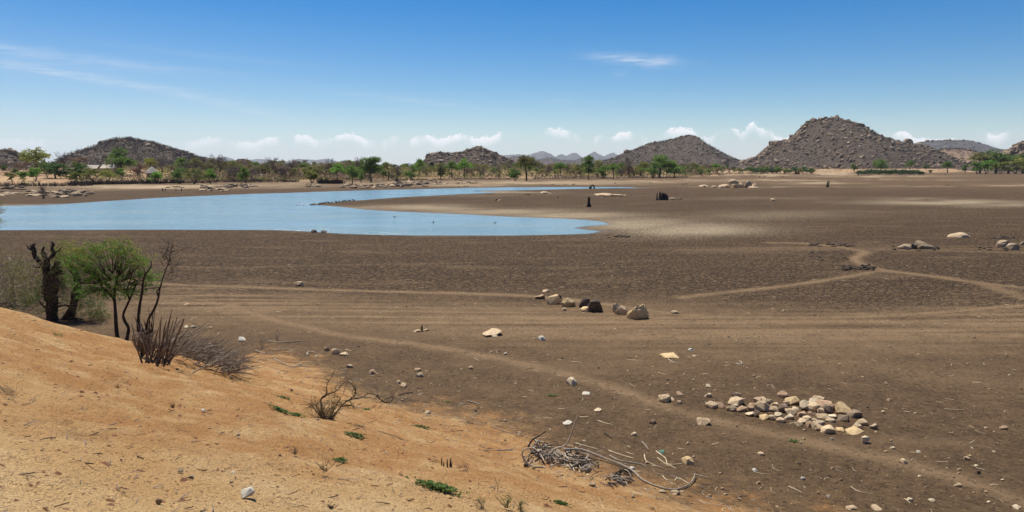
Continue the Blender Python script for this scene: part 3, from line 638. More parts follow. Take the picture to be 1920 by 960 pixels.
def tree_proto(kind, seed):
    """unit tree: width about 1, height 1; returned as list of (part name, mesh, material)"""
    rg = random.Random(seed); r = np.random.default_rng(seed); tr = MB(); cr = MB()
    spec = {  # crown base, lobes, leaf size, leaf count, bare fraction
        'acacia': (.30, 14, .046, 3300), 'dense': (.16, 16, .048, 3900), 'tall': (.18, 15, .050, 3300), 'umbrella': (.42, 12, .046, 2600),
        'bush': (.04, 10, .075, 1900), 'thin': (.10, 10, .052, 1500), 'flat': (.45, 10, .048, 2100)}[kind]
    cb, nl, ls, nleaf = spec
    lobes = []
    for i in range(nl):
        if kind == 'flat': c = np.array([r.uniform(-.38, .38), r.uniform(-.34, .34), r.uniform(.66, .86)]); rad = np.array([.17, .17, .075])
        elif kind == 'umbrella':
            a = r.uniform(0, 6.28); q = r.uniform(0, .36); c = np.array([math.cos(a) * q, math.sin(a) * q, .82 - q * .75 + r.uniform(-.12, .05)]); rad = np.array([.17, .17, .11])
        elif kind == 'tall': z = r.uniform(.28, .88); q = r.uniform(0, .27) * (1.1 - abs(z - .55)); a = r.uniform(0, 6.28); c = np.array([math.cos(a) * q, math.sin(a) * q, z]); rad = np.array([.20, .20, .12])
        elif kind in ('bush', 'thin'): a = r.uniform(0, 6.28); q = r.uniform(.05, .34); c = np.array([math.cos(a) * q, math.sin(a) * q, r.uniform(.22, .78) * (1 - .4 * q)]); rad = np.array([.19, .19, .19])
        else:
            a = r.uniform(0, 6.28); q = r.uniform(0, .34); c = np.array([math.cos(a) * q, math.sin(a) * q, r.uniform(cb + .06, .86 - q * .6)]); rad = np.array([.18, .18, .13])
        lobes.append((c, rad * r.uniform(.75, 1.15)))
    cl = []
    for c, rad in lobes:
        k = max(6, nleaf // nl // 14)
        u = r.normal(size=(k, 3)); u /= np.linalg.norm(u, axis=1)[:, None]; u[:, 2] = np.where(u[:, 2] < -.4, -u[:, 2] * .4, u[:, 2])
        cl.append(c + u * rad * r.uniform(.65, 1.08, (k, 1)))
    cl = np.concatenate(cl); per = max(8, nleaf // len(cl))
    pts = np.repeat(cl, per, 0) + r.normal(size=(len(cl) * per, 3)) * np.array([.036, .036, .024])
    pts[:, 2] = np.maximum(pts[:, 2], .01)
    cr.leaves(pts, ls, 0, r, aspect=.6)
    nst = 1 if kind not in ('bush', 'thin') else 5
    for s in range(nst):
        base = Vector((0, 0, -.02)) if nst == 1 else Vector((rg.uniform(-.05, .05), rg.uniform(-.05, .05), -.02))
        top = Vector((rg.uniform(-.04, .04), rg.uniform(-.04, .04), cb + .12)) if nst == 1 else Vector((rg.uniform(-.2, .2), rg.uniform(-.2, .2), .35))
        midp = (base + top) / 2 + Vector((rg.uniform(-.02, .02), rg.uniform(-.02, .02), 0)); R0 = .034 if nst == 1 else .014
        tr.tube([base, midp, top], [R0, R0 * .8, R0 * .62], 7)
        for c, rad in (lobes if nst == 1 else lobes[s::nst]):
            e = Vector(c); m1 = top.lerp(e, .5) + Vector((rg.uniform(-.04, .04), rg.uniform(-.04, .04), rg.uniform(-.03, .03)))
            tr.tube([top, m1, e], [R0 * .45, R0 * .3, R0 * .12], 4, cap=False)
            for _ in range(3):
                e2 = e + Vector((rg.gauss(0, .08), rg.gauss(0, .08), rg.gauss(.02, .06))); tr.tube([m1.lerp(e, .5), e2], [R0 * .15, R0 * .06], 3, cap=False)
    return [('trunk', tr), ('crown', cr)]
def bare_proto(seed, bushy=False):
    rg = random.Random(seed); tr = MB(); cr = MB()
    if bushy:
        for k in range(11):
            a = rg.uniform(0, 6.28); grow(cr, Vector((rg.uniform(-.05, .05), rg.uniform(-.05, .05), 0)), Vector((math.cos(a) * .7, math.sin(a) * .7, 1)), .42, .014, 3, rg, .75, (2, 4), .4, .1, shrink=.62)
        for k in range(3): tr.tube([Vector((0, 0, -.02)), Vector((rg.uniform(-.05, .05), rg.uniform(-.05, .05), .2))], [.018, .012], 5)
    else:
        top = Vector((rg.uniform(-.03, .03), 0, .32)); tr.tube([Vector((0, 0, -.02)), Vector((rg.uniform(-.02, .02), 0, .16)), top], [.034, .028, .024], 7)
        for k in range(6):
            a = k * 1.05 + rg.uniform(0, .5); grow(cr, top - Vector((0, 0, rg.uniform(0, .08))), Vector((math.cos(a) * .8, math.sin(a) * .8, .9)), .27, .018, 4, rg, .7, (2, 3), .35, .15, shrink=.68)
    rn = np.random.default_rng(seed); v = np.concatenate(cr.v); c = v[rn.integers(0, len(v), 900 if bushy else 500)]; c = c[c[:, 2] > .25]
    cr.leaves(c + rn.normal(size=c.shape) * .02, .05, 0, rn, aspect=.16)
    return [('trunk', tr), ('crown', cr)]
PROTO = {}
def proto_meshes(key):
    """key: (shape, leaf material name, seed)"""
    if key in PROTO: return PROTO[key]
    shape, lm, seed = key
    parts = bare_proto(seed, shape == 'twiggy') if shape in ('bare', 'twiggy') else tree_proto(shape, seed)
    out = []
    for nm, mb in parts:
        me = bpy.data.meshes.new(nm); v = np.concatenate(mb.v)
        if nm == 'crown': lo, hi = v.min(0), v.max(0)
        me.from_pydata(v.tolist(), [], mb.f)
        me.materials.append(M_bark if nm == 'trunk' else MATS[lm]); out.append((nm, me))
    PROTO[key] = (out, (hi[0] - lo[0] + hi[1] - lo[1]) / 2, hi[2]); return PROTO[key]
def plant_tree(x, y, w, h, key, name, label, cat, group=None, rz=None, r=rng):
    parts, pw, ph = proto_meshes(key)
    z = float(H(np.array([x]), np.array([y]), lake=False)[0])
    e = empty(name, (x, y, z - .05), r.uniform(0, 6.28) if rz is None else rz); e.scale = (w / pw, w / pw, h / ph); tag(e, label, cat, group)
    for nm, me in parts:
        o = bpy.data.objects.new(nm, me); sc.collection.objects.link(o); o.parent = e
    return e
def tree_px(px, top, wpx, d, key, name, label, cat='tree', group=None, base=None):
    x = (px - 960) / F * d; y = d; zt = CAMZ + (HOR - top) / F * d; zg = float(H(np.array([x]), np.array([y]), lake=False)[0])
    return plant_tree(x, y, wpx / F * d, max(zt - zg, 1.0), key, name, label, cat, group)
A = lambda s, k: ('acacia', k, s)
named = [
 (76,277,50,330,('acacia','yellow_green_leaves',1),'acacia_tree','tall light green acacia on the far left shore, beside a bare tree'),
 (124,282,30,330,('bare','bare_twigs',2),'bare_tree','grey leafless tree with a round crown between two green trees, far left shore'),
 (152,293,44,345,('flat','brown',3),'acacia_tree','flat brownish crown in front of the left hill, right of the bare grey tree'),
 (109,306,44,290,('dense','dark_green_leaves',4),'evergreen_tree','dense dark green tree, left one of the touching pair on the far left shore'),
 (149,306,38,290,('dense','dark_green_leaves',5),'evergreen_tree','dense dark green tree, right one of the touching pair on the far left shore'),
 (233,277,60,320,('acacia','green_leaves',6),'acacia_tree','largest broad green acacia, standing beside the pale roofed house below the left hill'),
 (48,322,20,265,('bush','green_leaves',7),'green_bush','small green bush at the sandy clearing, far left'),
 (70,314,22,270,('bush','bright_green_leaves',8),'green_bush','bright green bush left of the dark evergreen pair'),
 (26,324,18,265,('bush','olive_leaves',9),'olive_bush','low olive bush on orange sand near the left edge'),
 (145,324,26,258,('bush','yellow_green_leaves',10),'green_bush','low yellow green bush below the dark evergreen pair'),
 (180,316,36,262,('thin','yellow_green_leaves',11),'acacia_tree','loose yellow green shrub in front of the pale roofed house'),
 (205,318,34,262,('thin','yellow_green_leaves',12),'acacia_tree','loose yellow green shrub just right of the house door, above the brushwood fence'),
 (285,296,26,340,('umbrella','yellow_green_leaves',13),'acacia_tree','yellow green tree behind the thatched hut'),
 (308,291,30,320,('bare','bare_twigs',14),'bare_tree','brown leafless tree just right of the thatched hut'),
 (262,305,26,310,('thin','reddish_dry_leaves',15),'dry_shrub','reddish dry shrub left of the thatched hut'),
 (296,322,24,265,('bush','bright_green_leaves',16),'green_bush','bright green bush below the thatched hut'),
 (338,313,26,262,('thin','green_leaves',17),'acacia_tree','sparse green bush left of the dark olive tree, far left shore'),
 (347,295,26,310,('umbrella','green_leaves',18),'acacia_tree','olive green tree with a tall dark stem below the left hill foot'),
 (372,296,34,330,('umbrella','olive_leaves',19),'acacia_tree','pale olive umbrella tree below the right end of the left hill'),
 (367,314,40,258,('thin','olive_leaves',20),'acacia_tree','wide dark olive shrub on the shore right of the brushwood'),
 (397,317,22,262,('bush','bright_green_leaves',21),'green_bush','small vivid green tree between olive shrubs, below the tall bare trees'),
 (415,286,44,330,('bare','bare_twigs',22),'bare_tree','tallest bare dark tree against the sky, right of the left hill'),
 (462,313,24,268,('bush','green_leaves',23),'green_bush','green tree on thin stems, first right of the bare tree cluster'),
 (508,297,28,320,('bare','bare_twigs',24),'bare_tree','bare brown tree rising above the brown scrub, left of the low blue hills'),
 (550,299,26,330,('bare','bare_twigs',25),'bare_tree','thin bare tree in front of the low blue hill gap'),
 (588,319,26,275,('bush','yellow_green_leaves',26),'green_bush','round yellow green bush on the middle far shore'),
 (634,306,26,280,('umbrella','bright_green_leaves',27),'acacia_tree','light green tree with thin trunk left of the tall dark tree'),
 (662,311,24,275,('dense','green_leaves',28),'acacia_tree','medium green round tree beside the tall dark tree'),
 (678,318,14,280,('thin','bright_green_leaves',60),'green_bush','small pale green bush squeezed left of the tall dark tree trunk'),
 (697,293,42,285,('dense','green_leaves',29),'acacia_tree','tall dark green tree with clear trunk standing out on the middle shore'),
 (676,290,24,330,('bare','bare_twigs',30),'bare_tree','pale bare tree behind the tall dark green tree'),
 (729,302,24,330,('flat','olive_leaves',31),'acacia_tree','small flat crowned olive tree right of the tall dark tree'),
 (745,309,32,280,('twiggy','bare_twigs',32),'dry_shrub','large grey brown leafless shrub right of the tall dark tree'),
 (771,308,32,282,('thin','green_leaves',33),'acacia_tree','rounded green tree beside the grey brown shrub'),
 (787,298,26,380,('umbrella','bright_green_leaves',34),'acacia_tree','fresh green flat topped tree left of the granite kopje'),
 (828,304,26,330,('tall','olive_leaves',35),'acacia_tree','upright olive green tree below the granite kopje left end'),
 (848,302,26,360,('umbrella','green_leaves',36),'acacia_tree','green umbrella tree below the granite kopje centre'),
 (871,297,28,370,('umbrella','bright_green_leaves',37),'acacia_tree','vivid green umbrella tree below the granite kopje summit'),
 (987,291,42,320,('umbrella','olive_leaves',38),'acacia_tree','broad dark umbrella acacia with single trunk, right of the granite kopje'),
 (966,322,20,310,('bush','green_leaves',39),'green_bush','low green bush at the foot of the broad umbrella acacia'),
 (1050,306,24,400,('umbrella','bright_green_leaves',40),'acacia_tree','light green tree between the umbrella acacia and the tall tree'),
 (1103,289,30,345,('tall','green_leaves',41),'tall_tree','tall narrow dark green tree with thick trunk near the middle of the far shore'),
 (1119,300,26,390,('thin','olive_leaves',42),'acacia_tree','olive tree just behind the tall narrow tree'),
 (1080,308,30,400,('thin','olive_leaves',43),'acacia_tree','pale olive thin tree left of the tall narrow tree'),
 (1150,306,22,370,('umbrella','green_leaves',44),'acacia_tree','small umbrella tree on leaning trunk right of the tall narrow tree'),
 (1130,311,24,380,('bush','green_leaves',45),'green_bush','dark green bush right of the tall narrow tree trunk'),
 (1178,288,30,400,('bare','bare_twigs',46),'bare_tree','brown bare tree in front of the middle hill left foot'),
 (1181,312,18,400,('thin','reddish_dry_leaves',47),'dry_shrub','rusty orange shrub under the brown bare tree'),
 (1200,303,30,410,('thin','yellow_green_leaves',48),'acacia_tree','pale yellow green tree left of the big green clump'),
 (1234,290,48,400,('acacia','green_leaves',49),'acacia_tree','biggest dome shaped green tree below the middle hill'),
 (1262,304,40,400,('dense','green_leaves',50),'acacia_tree','dark green bush forming the right end of the big green clump'),
 (1222,304,36,385,('thin','green_leaves',51),'acacia_tree','mid green tree in front of the big dome shaped tree'),
 (1298,306,22,560,('dense','green_leaves',52),'acacia_tree','small round green tree right of the middle clump'),
 (1315,313,12,560,('bush','bright_green_leaves',53),'green_bush','tiny green bush between two round trees below the middle hill'),
 (1338,307,22,580,('dense','bright_green_leaves',54),'acacia_tree','bright round green tree below the right shoulder of the middle hill'),
 (1646,299,26,700,('dense','green_leaves',55),'acacia_tree','single round green tree at the foot of the rocky hill'),
 (1598,308,11,700,('bush','green_leaves',56),'green_bush','small dark bush left of the green hedge under the rocky hill'),
 (1701,302,18,720,('umbrella','green_leaves',57),'acacia_tree','small green tree behind the right end of the green hedge'),
 (1772,303,20,700,('acacia','green_leaves',58),'acacia_tree','lone small tree on the plain right of the green hedge'),
 (1804,309,11,700,('bush','green_leaves',59),'green_bush','small green bush left of the big tree group at the right edge'),
 (1740,320,7,640,('bush','blue_green_leaves',61),'green_bush','tiny separate bush just right of the green hedge'),
 (1832,290,44,640,('umbrella','olive_leaves',62),'acacia_tree','dark umbrella acacia at the left end of the right tree group'),
 (1862,285,60,640,('acacia','green_leaves',63),'acacia_tree','tallest broad acacia of the right tree group'),
 (1885,297,52,640,('acacia','yellow_green_leaves',64),'acacia_tree','yellow green acacia in the middle of the right tree group'),
 (1912,292,54,640,('acacia','green_leaves',65),'acacia_tree','green acacia at the right edge of the picture'),
 (1844,305,30,600,('bush','bright_green_leaves',66),'green_bush','light green bush in front of the right tree group, left one'),
 (1872,308,34,600,('bush','yellow_green_leaves',67),'green_bush','yellow green bush in front of the right tree group'),
 (1827,308,24,600,('bush','green_leaves',68),'green_bush','low dark bush starting the right tree group'),
 (1900,307,36,600,('thin','olive_leaves',69),'olive_bush','olive bush below the right edge acacias'),
]
for n in named:
    key = n[4]; key = (key[0], {'brown': 'dry_brown_leaves'}.get(key[1], key[1]), key[2] % 9 if key[0] not in ('bare',) else key[2] % 4)
    gk = key[0] in ('dense', 'acacia', 'bush', 'umbrella', 'thin')
    tree_px(n[0], n[1] - (2 if gk else 0) - (4 if n[0] > 1825 else 0), n[2] * (1.22 if gk else 1), n[3], key, n[5], n[6], 'tree' if 'tree' in n[5] else 'bush')

# scattered bush savanna behind the shore
ZONES = [(175, 'left of the pale roofed house'), (345, 'around the huts'), (480, 'behind the low brush fence'), (590, 'left of the dead wood stack'), (690, 'behind the dead wood stack'), (800, 'right of the tall dark tree'), (970, 'below the granite kopje'), (1095, 'right of the umbrella acacia'), (1200, 'right of the tall narrow tree'), (1310, 'around the big green clump'), (1500, 'left of the rocky hill'), (9999, 'below the rocky hill')]
KINDS = [('twiggy','bare_twigs','dry_shrub','brown leafless bush of the far shore','bush','leafless bushes of the far scrub'),
 ('bare','bare_twigs','bare_tree','small bare grey brown tree of the far shore','tree','bare trees of the far scrub'),
 ('thin','olive_leaves','olive_bush','sparse olive bush of the far shore','bush','olive bushes of the far scrub'),
 ('thin','dry_brown_leaves','dry_shrub','thin brown leaved shrub of the far shore','bush','brown leaved shrubs of the far scrub'),
 ('bush','green_leaves','green_bush','small green bush of the far shore','bush','green bushes of the far scrub'),
 ('umbrella','olive_leaves','acacia_tree','small olive umbrella thorn of the far shore','tree','umbrella thorns of the far scrub')]
rs = random.Random(99)
def scatter(n, x0, x1, d0, d1, h0, h1, wts):
    for i in range(n):
        px = rs.uniform(x0, x1); t = (px - 960) / F; D = float(np.interp(t, ET, ED)); y = D + d0 + (d1 - d0) * rs.random() ** 1.15
        k = rs.choices(KINDS, wts)[0]; zn = next(z_ for lim, z_ in ZONES if px < lim); h = rs.uniform(h0, h1) * (1.25 if k[0] == 'bare' else 1); w = h * rs.uniform(.95, 1.6)
        plant_tree(t * y, y, w, h, (k[0], k[1], rs.randint(0, 3)), k[2], k[3] + ' ' + zn, k[4], k[5] + ' ' + zn, r=rs)
scatter(190, 330, 690, 6, 190, 3.2, 6.6, [26, 10, 28, 14, 18, 14])
scatter(50, -60, 330, 30, 210, 2.5, 5.5, [20, 8, 26, 14, 24, 16])
scatter(120, 680, 980, 6, 240, 2.2, 5.2, [22, 6, 28, 14, 18, 14])
scatter(150, 980, 1300, 6, 260, 2.8, 6.2, [20, 6, 30, 12, 20, 16])
scatter(44, 1280, 1460, 6, 160, 3.0, 5.0, [36, 3, 30, 18, 12, 4])
scatter(40, 1480, 1960, 60, 330, 3.0, 6.0, [36, 6, 26, 20, 10, 4])
# the two green hedges on the old lake margin
for i in range(26):
    px = 1606 + i * 4.75; d = 505 + rs.uniform(-8, 8)
    tree_px(px, 316.8 + rs.uniform(-1, 1.6) + (2.6 if px < 1625 or px > 1716 else 0), 11, d, ('bush','blue_green_leaves', i % 4), 'hedge_bush', 'blue green bush of the dense row on the dry lake margin below the rocky hill', 'bush', 'bushes of the dense green row')
for i in range(30):
    px = 1345 + i * 6.1 + rs.uniform(-2, 2); d = 600 + rs.uniform(-15, 25)
    tree_px(px, 314.5 + rs.uniform(-3.5, 3), 13, d, ('bush', rs.choice(['blue_green_leaves', 'green_leaves', 'olive_leaves']), i % 4), 'hedge_bush', 'small green bush of the loose row between the middle and rocky hills', 'bush', 'bushes of the loose green row')

# ground scrub that nobody could count
def ground_scrub(name, n, x0, x1, d0, d1, s0, s1, m, label, per=9, lim=None):
    r = np.random.default_rng(hash(name) % 1000 if False else len(name) * 7 + n)
    px = r.uniform(x0, x1, n); t = (px - 960) / F; D = np.interp(t, ET, ED); y = D + d0 + (d1 - d0) * r.random(n) ** 1.2; x = t * y
    z = H(x, y, lake=False); s = r.uniform(s0, s1, n)
    c = np.repeat(np.stack([x, y, z], 1), per, 0); ss = np.repeat(s, per); c += r.normal(size=c.shape) * ss[:, None] * [.55, .55, .22]; c[:, 2] += ss * .3
    mb = MB(); mb.leaves(c, ss * .38, 0, r, aspect=.45); o = mb.build(name, m); tag(o, label, 'scrub', kind='stuff')
ground_scrub('dry_brush', 4600, 150, 1310, 0, 300, .8, 2.6, L_brown, 'low brown dry brush behind the far shore')
ground_scrub('dry_brush', 2400, 150, 1310, 0, 300, .7, 2.2, L_olive, 'low olive undergrowth behind the far shore')
ground_scrub('dry_brush', 2600, 1290, 1960, 0, 420, .8, 2.6, L_brown, 'low brown dry brush below the rocky hill')
ground_scrub('dry_brush', 3600, 330, 720, 5, 260, 1.4, 4.2, L_brown, 'tall brown brush between the trees behind the dead wood stack')
ground_scrub('dry_brush', 2400, 300, 800, 5, 260, 1.2, 3.6, L_olive, 'tall olive brush between the trees behind the dead wood stack')
ground_scrub('dry_brush', 2200, 800, 1320, 5, 260, 1.1, 3.2, L_olive, 'tall olive brush between the central far trees')
ground_scrub('dry_brush', 700, -80, 170, 50, 260, .7, 2.2, L_brown, 'low brown dry brush at the far left')

ground_scrub('dry_brush', 1500, -520, -70, 10, 320, 1.4, 4.2, L_olive, 'tall olive brush beyond the left end of the shore')
ground_scrub('dry_brush', 1200, 1960, 2400, 0, 320, 1.4, 4.0, L_brown, 'tall brown brush beyond the right end of the plain')

# ------------------------------------------------------------------ brushwood fences and the shore line thicket
def fence_line(px0, px1, ypx, name, label, n, hgt, dens, m=M_dead, mess=.5):
    r = random.Random(int(px0)); e_pts = []; 
    p0 = at(px0, ypx[0]); mb = MB(); st = MB()
    for i in range(n):
        f = (i + r.random()) / n; px = px0 + (px1 - px0) * f; py = ypx[0] + (ypx[1] - ypx[0]) * f + r.uniform(-.5, .5)
        x, y = flat(px, py); y += r.uniform(-1, 1) * 1.2; z = gz(x, y, False)
        h = hgt * r.uniform(.5, 1.25)
        for k in range(dens):
            a = Vector((x + r.gauss(0, .25), y + r.gauss(0, .4), z - .1)); b = a + Vector((r.gauss(0, mess), r.gauss(0, mess), h * r.uniform(.6, 1)))
            c = a.lerp(b, .5) + Vector((r.gauss(0, .1), r.gauss(0, .1), r.gauss(0, .08)))
            mb.tube([a, c, b], [.07, .055, .025], 4, cap=False)
    o = mb.build(name, m, loc=(p0.x, p0.y, p0.z)); tag(o, label, 'fence')
fence_line(-40, 172, (350, 349), 'stake_fence', 'pale sand backed fence of thin upright stakes on the far left shore', 230, 1.7, 2, MATS['bark'], .22)
fence_line(130, 175, (347, 347), 'brushwood_heap', 'dark tangled heap of cut branches where stake fence and brushwood fence meet', 60, 1.9, 5, M_dead, .9)
fence_line(174, 345, (346.5, 343.5), 'brushwood_fence', 'long dark brushwood fence below the house and the thatched hut', 260, 1.8, 5, M_dead, .55)
fence_line(345, 560, (343.5, 341), 'brushwood_fence', 'low dark brushwood fence right of the hut, under the shrubs', 230, 1.1, 5, M_dead, .7)
fence_line(596, 642, (344.5, 344.5), 'brushwood_heap', 'dark brown stack of dead wood at the water edge with a cut right end', 110, 1.9, 6, M_dead, .6)
fence_line(640, 960, (338.5, 336), 'brushwood_fence', 'thin dark line of dead brush along the middle far shore', 240, .9, 4, M_dead, .8)
fence_line(1000, 1290, (336, 333), 'brushwood_fence', 'dark brown dead brush bank in front of the central green trees', 240, 1.5, 5, M_brownstick, .8)
fence_line(1290, 1440, (331, 326), 'brushwood_fence', 'far low brush line between the central trees and the rocky hill', 120, 1.6, 4, M_dead, .9)

# ------------------------------------------------------------------ houses
def box(mb, x0, x1, y0, y1, z0, z1, m=0):
    v = [(x, y, z) for z in (z0, z1) for y in (y0, y1) for x in (x0, x1)]
    mb.add(v, [(0, 2, 3, 1), (4, 5, 7, 6), (0, 1, 5, 4), (2, 6, 7, 3), (0, 4, 6, 2), (1, 3, 7, 5)], m)
def house(px, d, w, dep, h, label, roofm):
    x = (px - 960) / F * d; z = gz(x, d, False); e = tag(empty('farm_house', (x, d, z)), label, 'house')
    a = MB(); box(a, -w / 2, w / 2, 0, dep, -.3, h); a.build('wall', M_wall, e)
    r = MB(); q = .5; t = .12
    for zz in (0, ):
        v = [(-w/2-q, -q, h), (w/2+q, -q, h), (w/2+q, dep+q, h), (-w/2-q, dep+q, h), (-w/2-q, dep/2, h+1.5), (w/2+q, dep/2, h+1.5)]
        v2 = [(a_, b_, c_ + t) for a_, b_, c_ in v]
        r.add(v + v2, [(6, 7, 11, 10), (8, 9, 10, 11), (0, 4, 5, 1), (3, 2, 5, 4), (0, 1, 7, 6), (2, 3, 9, 8), (1, 5, 11, 7), (5, 2, 8, 11), (0, 6, 10, 4), (4, 10, 9, 3), ])
    r.build('roof', roofm, e)
    b = MB(); box(b, w * .15, w * .15 + 1.0, -.06, .02, 0, 2.0); b.build('door', M_open, e)
    for xx in (-w * .3, w * .38):
        b = MB(); box(b, xx - .5, xx + .5, -.06, .02, 1.0, 1.9); b.build('window', M_open, e)
house(207, 318, 5.6, 5, 2.9, 'small pale house with light pitched roof left of the largest acacia', M_roof)
house(176, 330, 4.4, 4, 1.9, 'low flat pale building left of the pale roofed house', M_roof)
def hut(px, d, w, h, label):
    x = (px - 960) / F * d; z = gz(x, d, False); e = tag(empty('round_hut', (x, d, z)), label, 'hut')
    R = w / 2; a = MB(); ring = [(math.cos(t) * R * .8, math.sin(t) * R * .8) for t in np.linspace(0, 2 * math.pi, 25)[:-1]]
    a.add([(p, q, -.2) for p, q in ring] + [(p, q, h * .46) for p, q in ring], [(i, (i + 1) % 24, 24 + (i + 1) % 24, 24 + i) for i in range(24)]); a.build('wall', M_wall, e)
    r = MB(); rings = []
    for k, (rr, zz) in enumerate([(1.08, .38), (1.1, .42), (.8, .6), (.45, .8), (.14, .97), (.02, 1.0)]): rings += [(math.cos(t) * R * rr * (1 + .02 * math.sin(t * 9 + k)), math.sin(t) * R * rr, h * zz) for t in np.linspace(0, 2 * math.pi, 25)[:-1]]
    f = [(k * 24 + i, k * 24 + (i + 1) % 24, (k + 1) * 24 + (i + 1) % 24, (k + 1) * 24 + i) for k in range(5) for i in range(24)]
    r.add(rings, f); r.build('roof', M_thatch, e)
    b = MB(); box(b, -.45, .45, -R * .8 - .05, -R * .8 + .15, 0, 1.7); b.build('door', M_open, e)
hut(289, 312, 5.4, 4.6, 'round hut with grey conical thatched roof below the left hill')
def pole(px, top, d, label):
    x = (px - 960) / F * d; z = gz(x, d, False); zt = CAMZ + (HOR - top) / F * d
    mb = MB(); mb.tube([Vector((0, 0, -.2)), Vector((.05, 0, (zt - z) * .5)), Vector((.02, 0, zt - z))], [.13, .11, .09], 8); tag(mb.build('pole', M_bark, loc=(0, 0, 0)), label, 'pole').location = (x, d, z)
pole(205.5, 300, 308, 'thin tall wooden pole in front of the pale roofed house')
def water_tank(px, d):
    x = (px - 960) / F * d; z = gz(x, d, False); zt = CAMZ + (HOR - 304) / F * d; e = tag(empty('water_tank', (x, d, z)), 'small dark water tank on a stand below the granite kopje left slope', 'tank')
    h = zt - z; mb = MB()
    for sx in (-.7, .7):
        for sy in (-.7, .7): mb.tube([Vector((sx, sy, -.2)), Vector((sx, sy, h - 1.6))], .08, 5)
    mb.build('stand', M_bark, e); t = MB(); t.tube([Vector((0, 0, h - 1.6)), Vector((0, 0, h - .25)), Vector((0, 0, h))], [1.0, 1.0, .45], 18); t.build('tank_body', M_dead, e)
water_tank(811, 420)

# ------------------------------------------------------------------ stumps, birds on the lake bed
def stump_prongs(px, py, prongs, label, name='tree_stump', m=M_dead):
    """prongs: list of (dx px, height px, base width px, lean px)"""
    p = at(px, py); d = p.y; mb = MB(); s = d / F; r = random.Random(int(px))
    for dx, h, w, lean in prongs:
        n = 7; pts = []; rad = []
        for i in range(n):
            f = i / (n - 1); pts.append(Vector((dx * s + lean * s * f ** 1.2 + r.uniform(-.06, .06) * w * s, r.uniform(-.08, .08) * w * s + dx * .1 * s, -.15 + (h * s + .15) * f)))
            rad.append(w * s * .5 * (1.35 - .55 * min(1, f * 2.2) - .25 * f) * r.uniform(.86, 1.12) * (.35 if i == n - 1 else 1))
        mb.tube(pts, rad, 9)
    o = mb.build(name, m, loc=None); o.location = p; tag(o, label, 'tree stump'); return o
stump_prongs(1104, 388.5, [(-1.2, 20, 4.2, .4), (1.6, 19.5, 4.0, -.2), (-2.5, 4, 4, -1), (3, 5, 4, 1)], 'tall narrow dead stump split into two prongs, standing alone near the water')
stump_prongs(1241, 375.5, [(-9.5, 14, 3.5, .3), (-4, 15.5, 6, .5), (1, 14.5, 8, 0), (6, 13.5, 8, 0), (9.5, 10, 6, .5), (4, 12, 9, -1)], 'wide black hollow stump with ragged rim beside pale rocks')
stump_prongs(1551, 351, [(-.5, 12, 3.8, 2), (1.5, 12, 2.2, 2.6)], 'thick leaning dark stump on the far plain below the rocky hill')
stump_prongs(1494, 327, [(-3, 5, 4, 0), (0, 4.4, 4, 0), (3.2, 5.2, 4, 0)], 'broad low black stump in front of the far green row')
stump_prongs(1777, 348.5, [(0, 3.2, 1.6, .3)], 'tiny dark stump alone on the right plain')
stump_prongs(306, 358, [(-1.2, 5.5, 2.6, .2)], 'left short dark post of the touching pair on the far mud')
stump_prongs(310, 358, [(0, 5.2, 2.2, -.2)], 'right short dark post of the touching pair on the far mud')
stump_prongs(330, 359, [(0, 5.5, 1.8, .2)], 'lone thin dark post on the far mud, between the pair and the forked one')
stump_prongs(341, 358.5, [(0, 6.8, 2.2, -.6)], 'tallest thin dark post on the far mud, rightmost of the row')
stump_prongs(387, 358.5, [(0, 4, 2, 0)], 'dark stub among the flat shore rocks, left one')
stump_prongs(396, 358.5, [(0, 4, 1.8, 0)], 'dark stub among the flat shore rocks, right one')
stump_prongs(661, 347.5, [(0, 4.5, 2.4, .4)], 'small black stump right of the dead wood stack')
for x_, y_ in ((1468, 333), (1434, 332), (1424, 332), (1536, 329), (1703, 326.5), (1772, 328), (1518, 337)):
    stump_prongs(x_, y_, [(0, 2., 2.2, 0)], 'tiny dark stub on the far plain towards the rocky hill').__setitem__('group', 'tiny far stubs')
stump_prongs(791, 623, [(0, 12.5, 5.5, .5)], 'small pointed black stake sticking out of a tan stone patch')
def arch(px, py):
    p = at(px, py); s = p.y / F; mb = MB()
    mb.tube([Vector((-5, 0, 0)) * s, Vector((-2.5, 0, 5)) * s, Vector((1, 0, 7.5)) * s, Vector((3.5, 0, 5.5)) * s, Vector((4.5, 0, -.5)) * s], [1.3 * s, 1.7 * s, 1.1 * s, 1.5 * s, 1.2 * s], 7)
    mb.tube([Vector((-1.5, 0, -.5)) * s, Vector((-2.2, 0, 5)) * s], [1.4 * s, 1.2 * s], 7)
    o = mb.build('arched_branch', simple('algae_wood', [(.03,.045,.035), (.06,.09,.07)], 6)); o.location = p; tag(o, 'dark greenish arched piece of drowned wood at the thin far water strip', 'dead branch')
arch(1110, 354.5)
def bird_proto(m, legs, neck):
    e = empty('water_bird'); mb = MB()
    b = [Vector((-.22, 0, .0)), Vector((-.13, 0, .03)), Vector((0, 0, .03)), Vector((.1, 0, .06)), Vector((.15, 0, .06 + neck * .5)), Vector((.165, 0, .06 + neck)), Vector((.20, 0, .07 + neck)), Vector((.27, 0, .055 + neck))]
    if legs: b = [v + Vector((0, 0, legs)) for v in b]
    mb.tube(b, [.01, .05, .08, .06, .03, .025, .03, .004], 8); mb.build('body', m, e)
    if legs:
        for s_ in (-.03, .03): l = MB(); l.tube([Vector((.01, s_, 0)), Vector((0, s_, legs))], .008, 4); l.build('leg', M_dead, e)
    return e
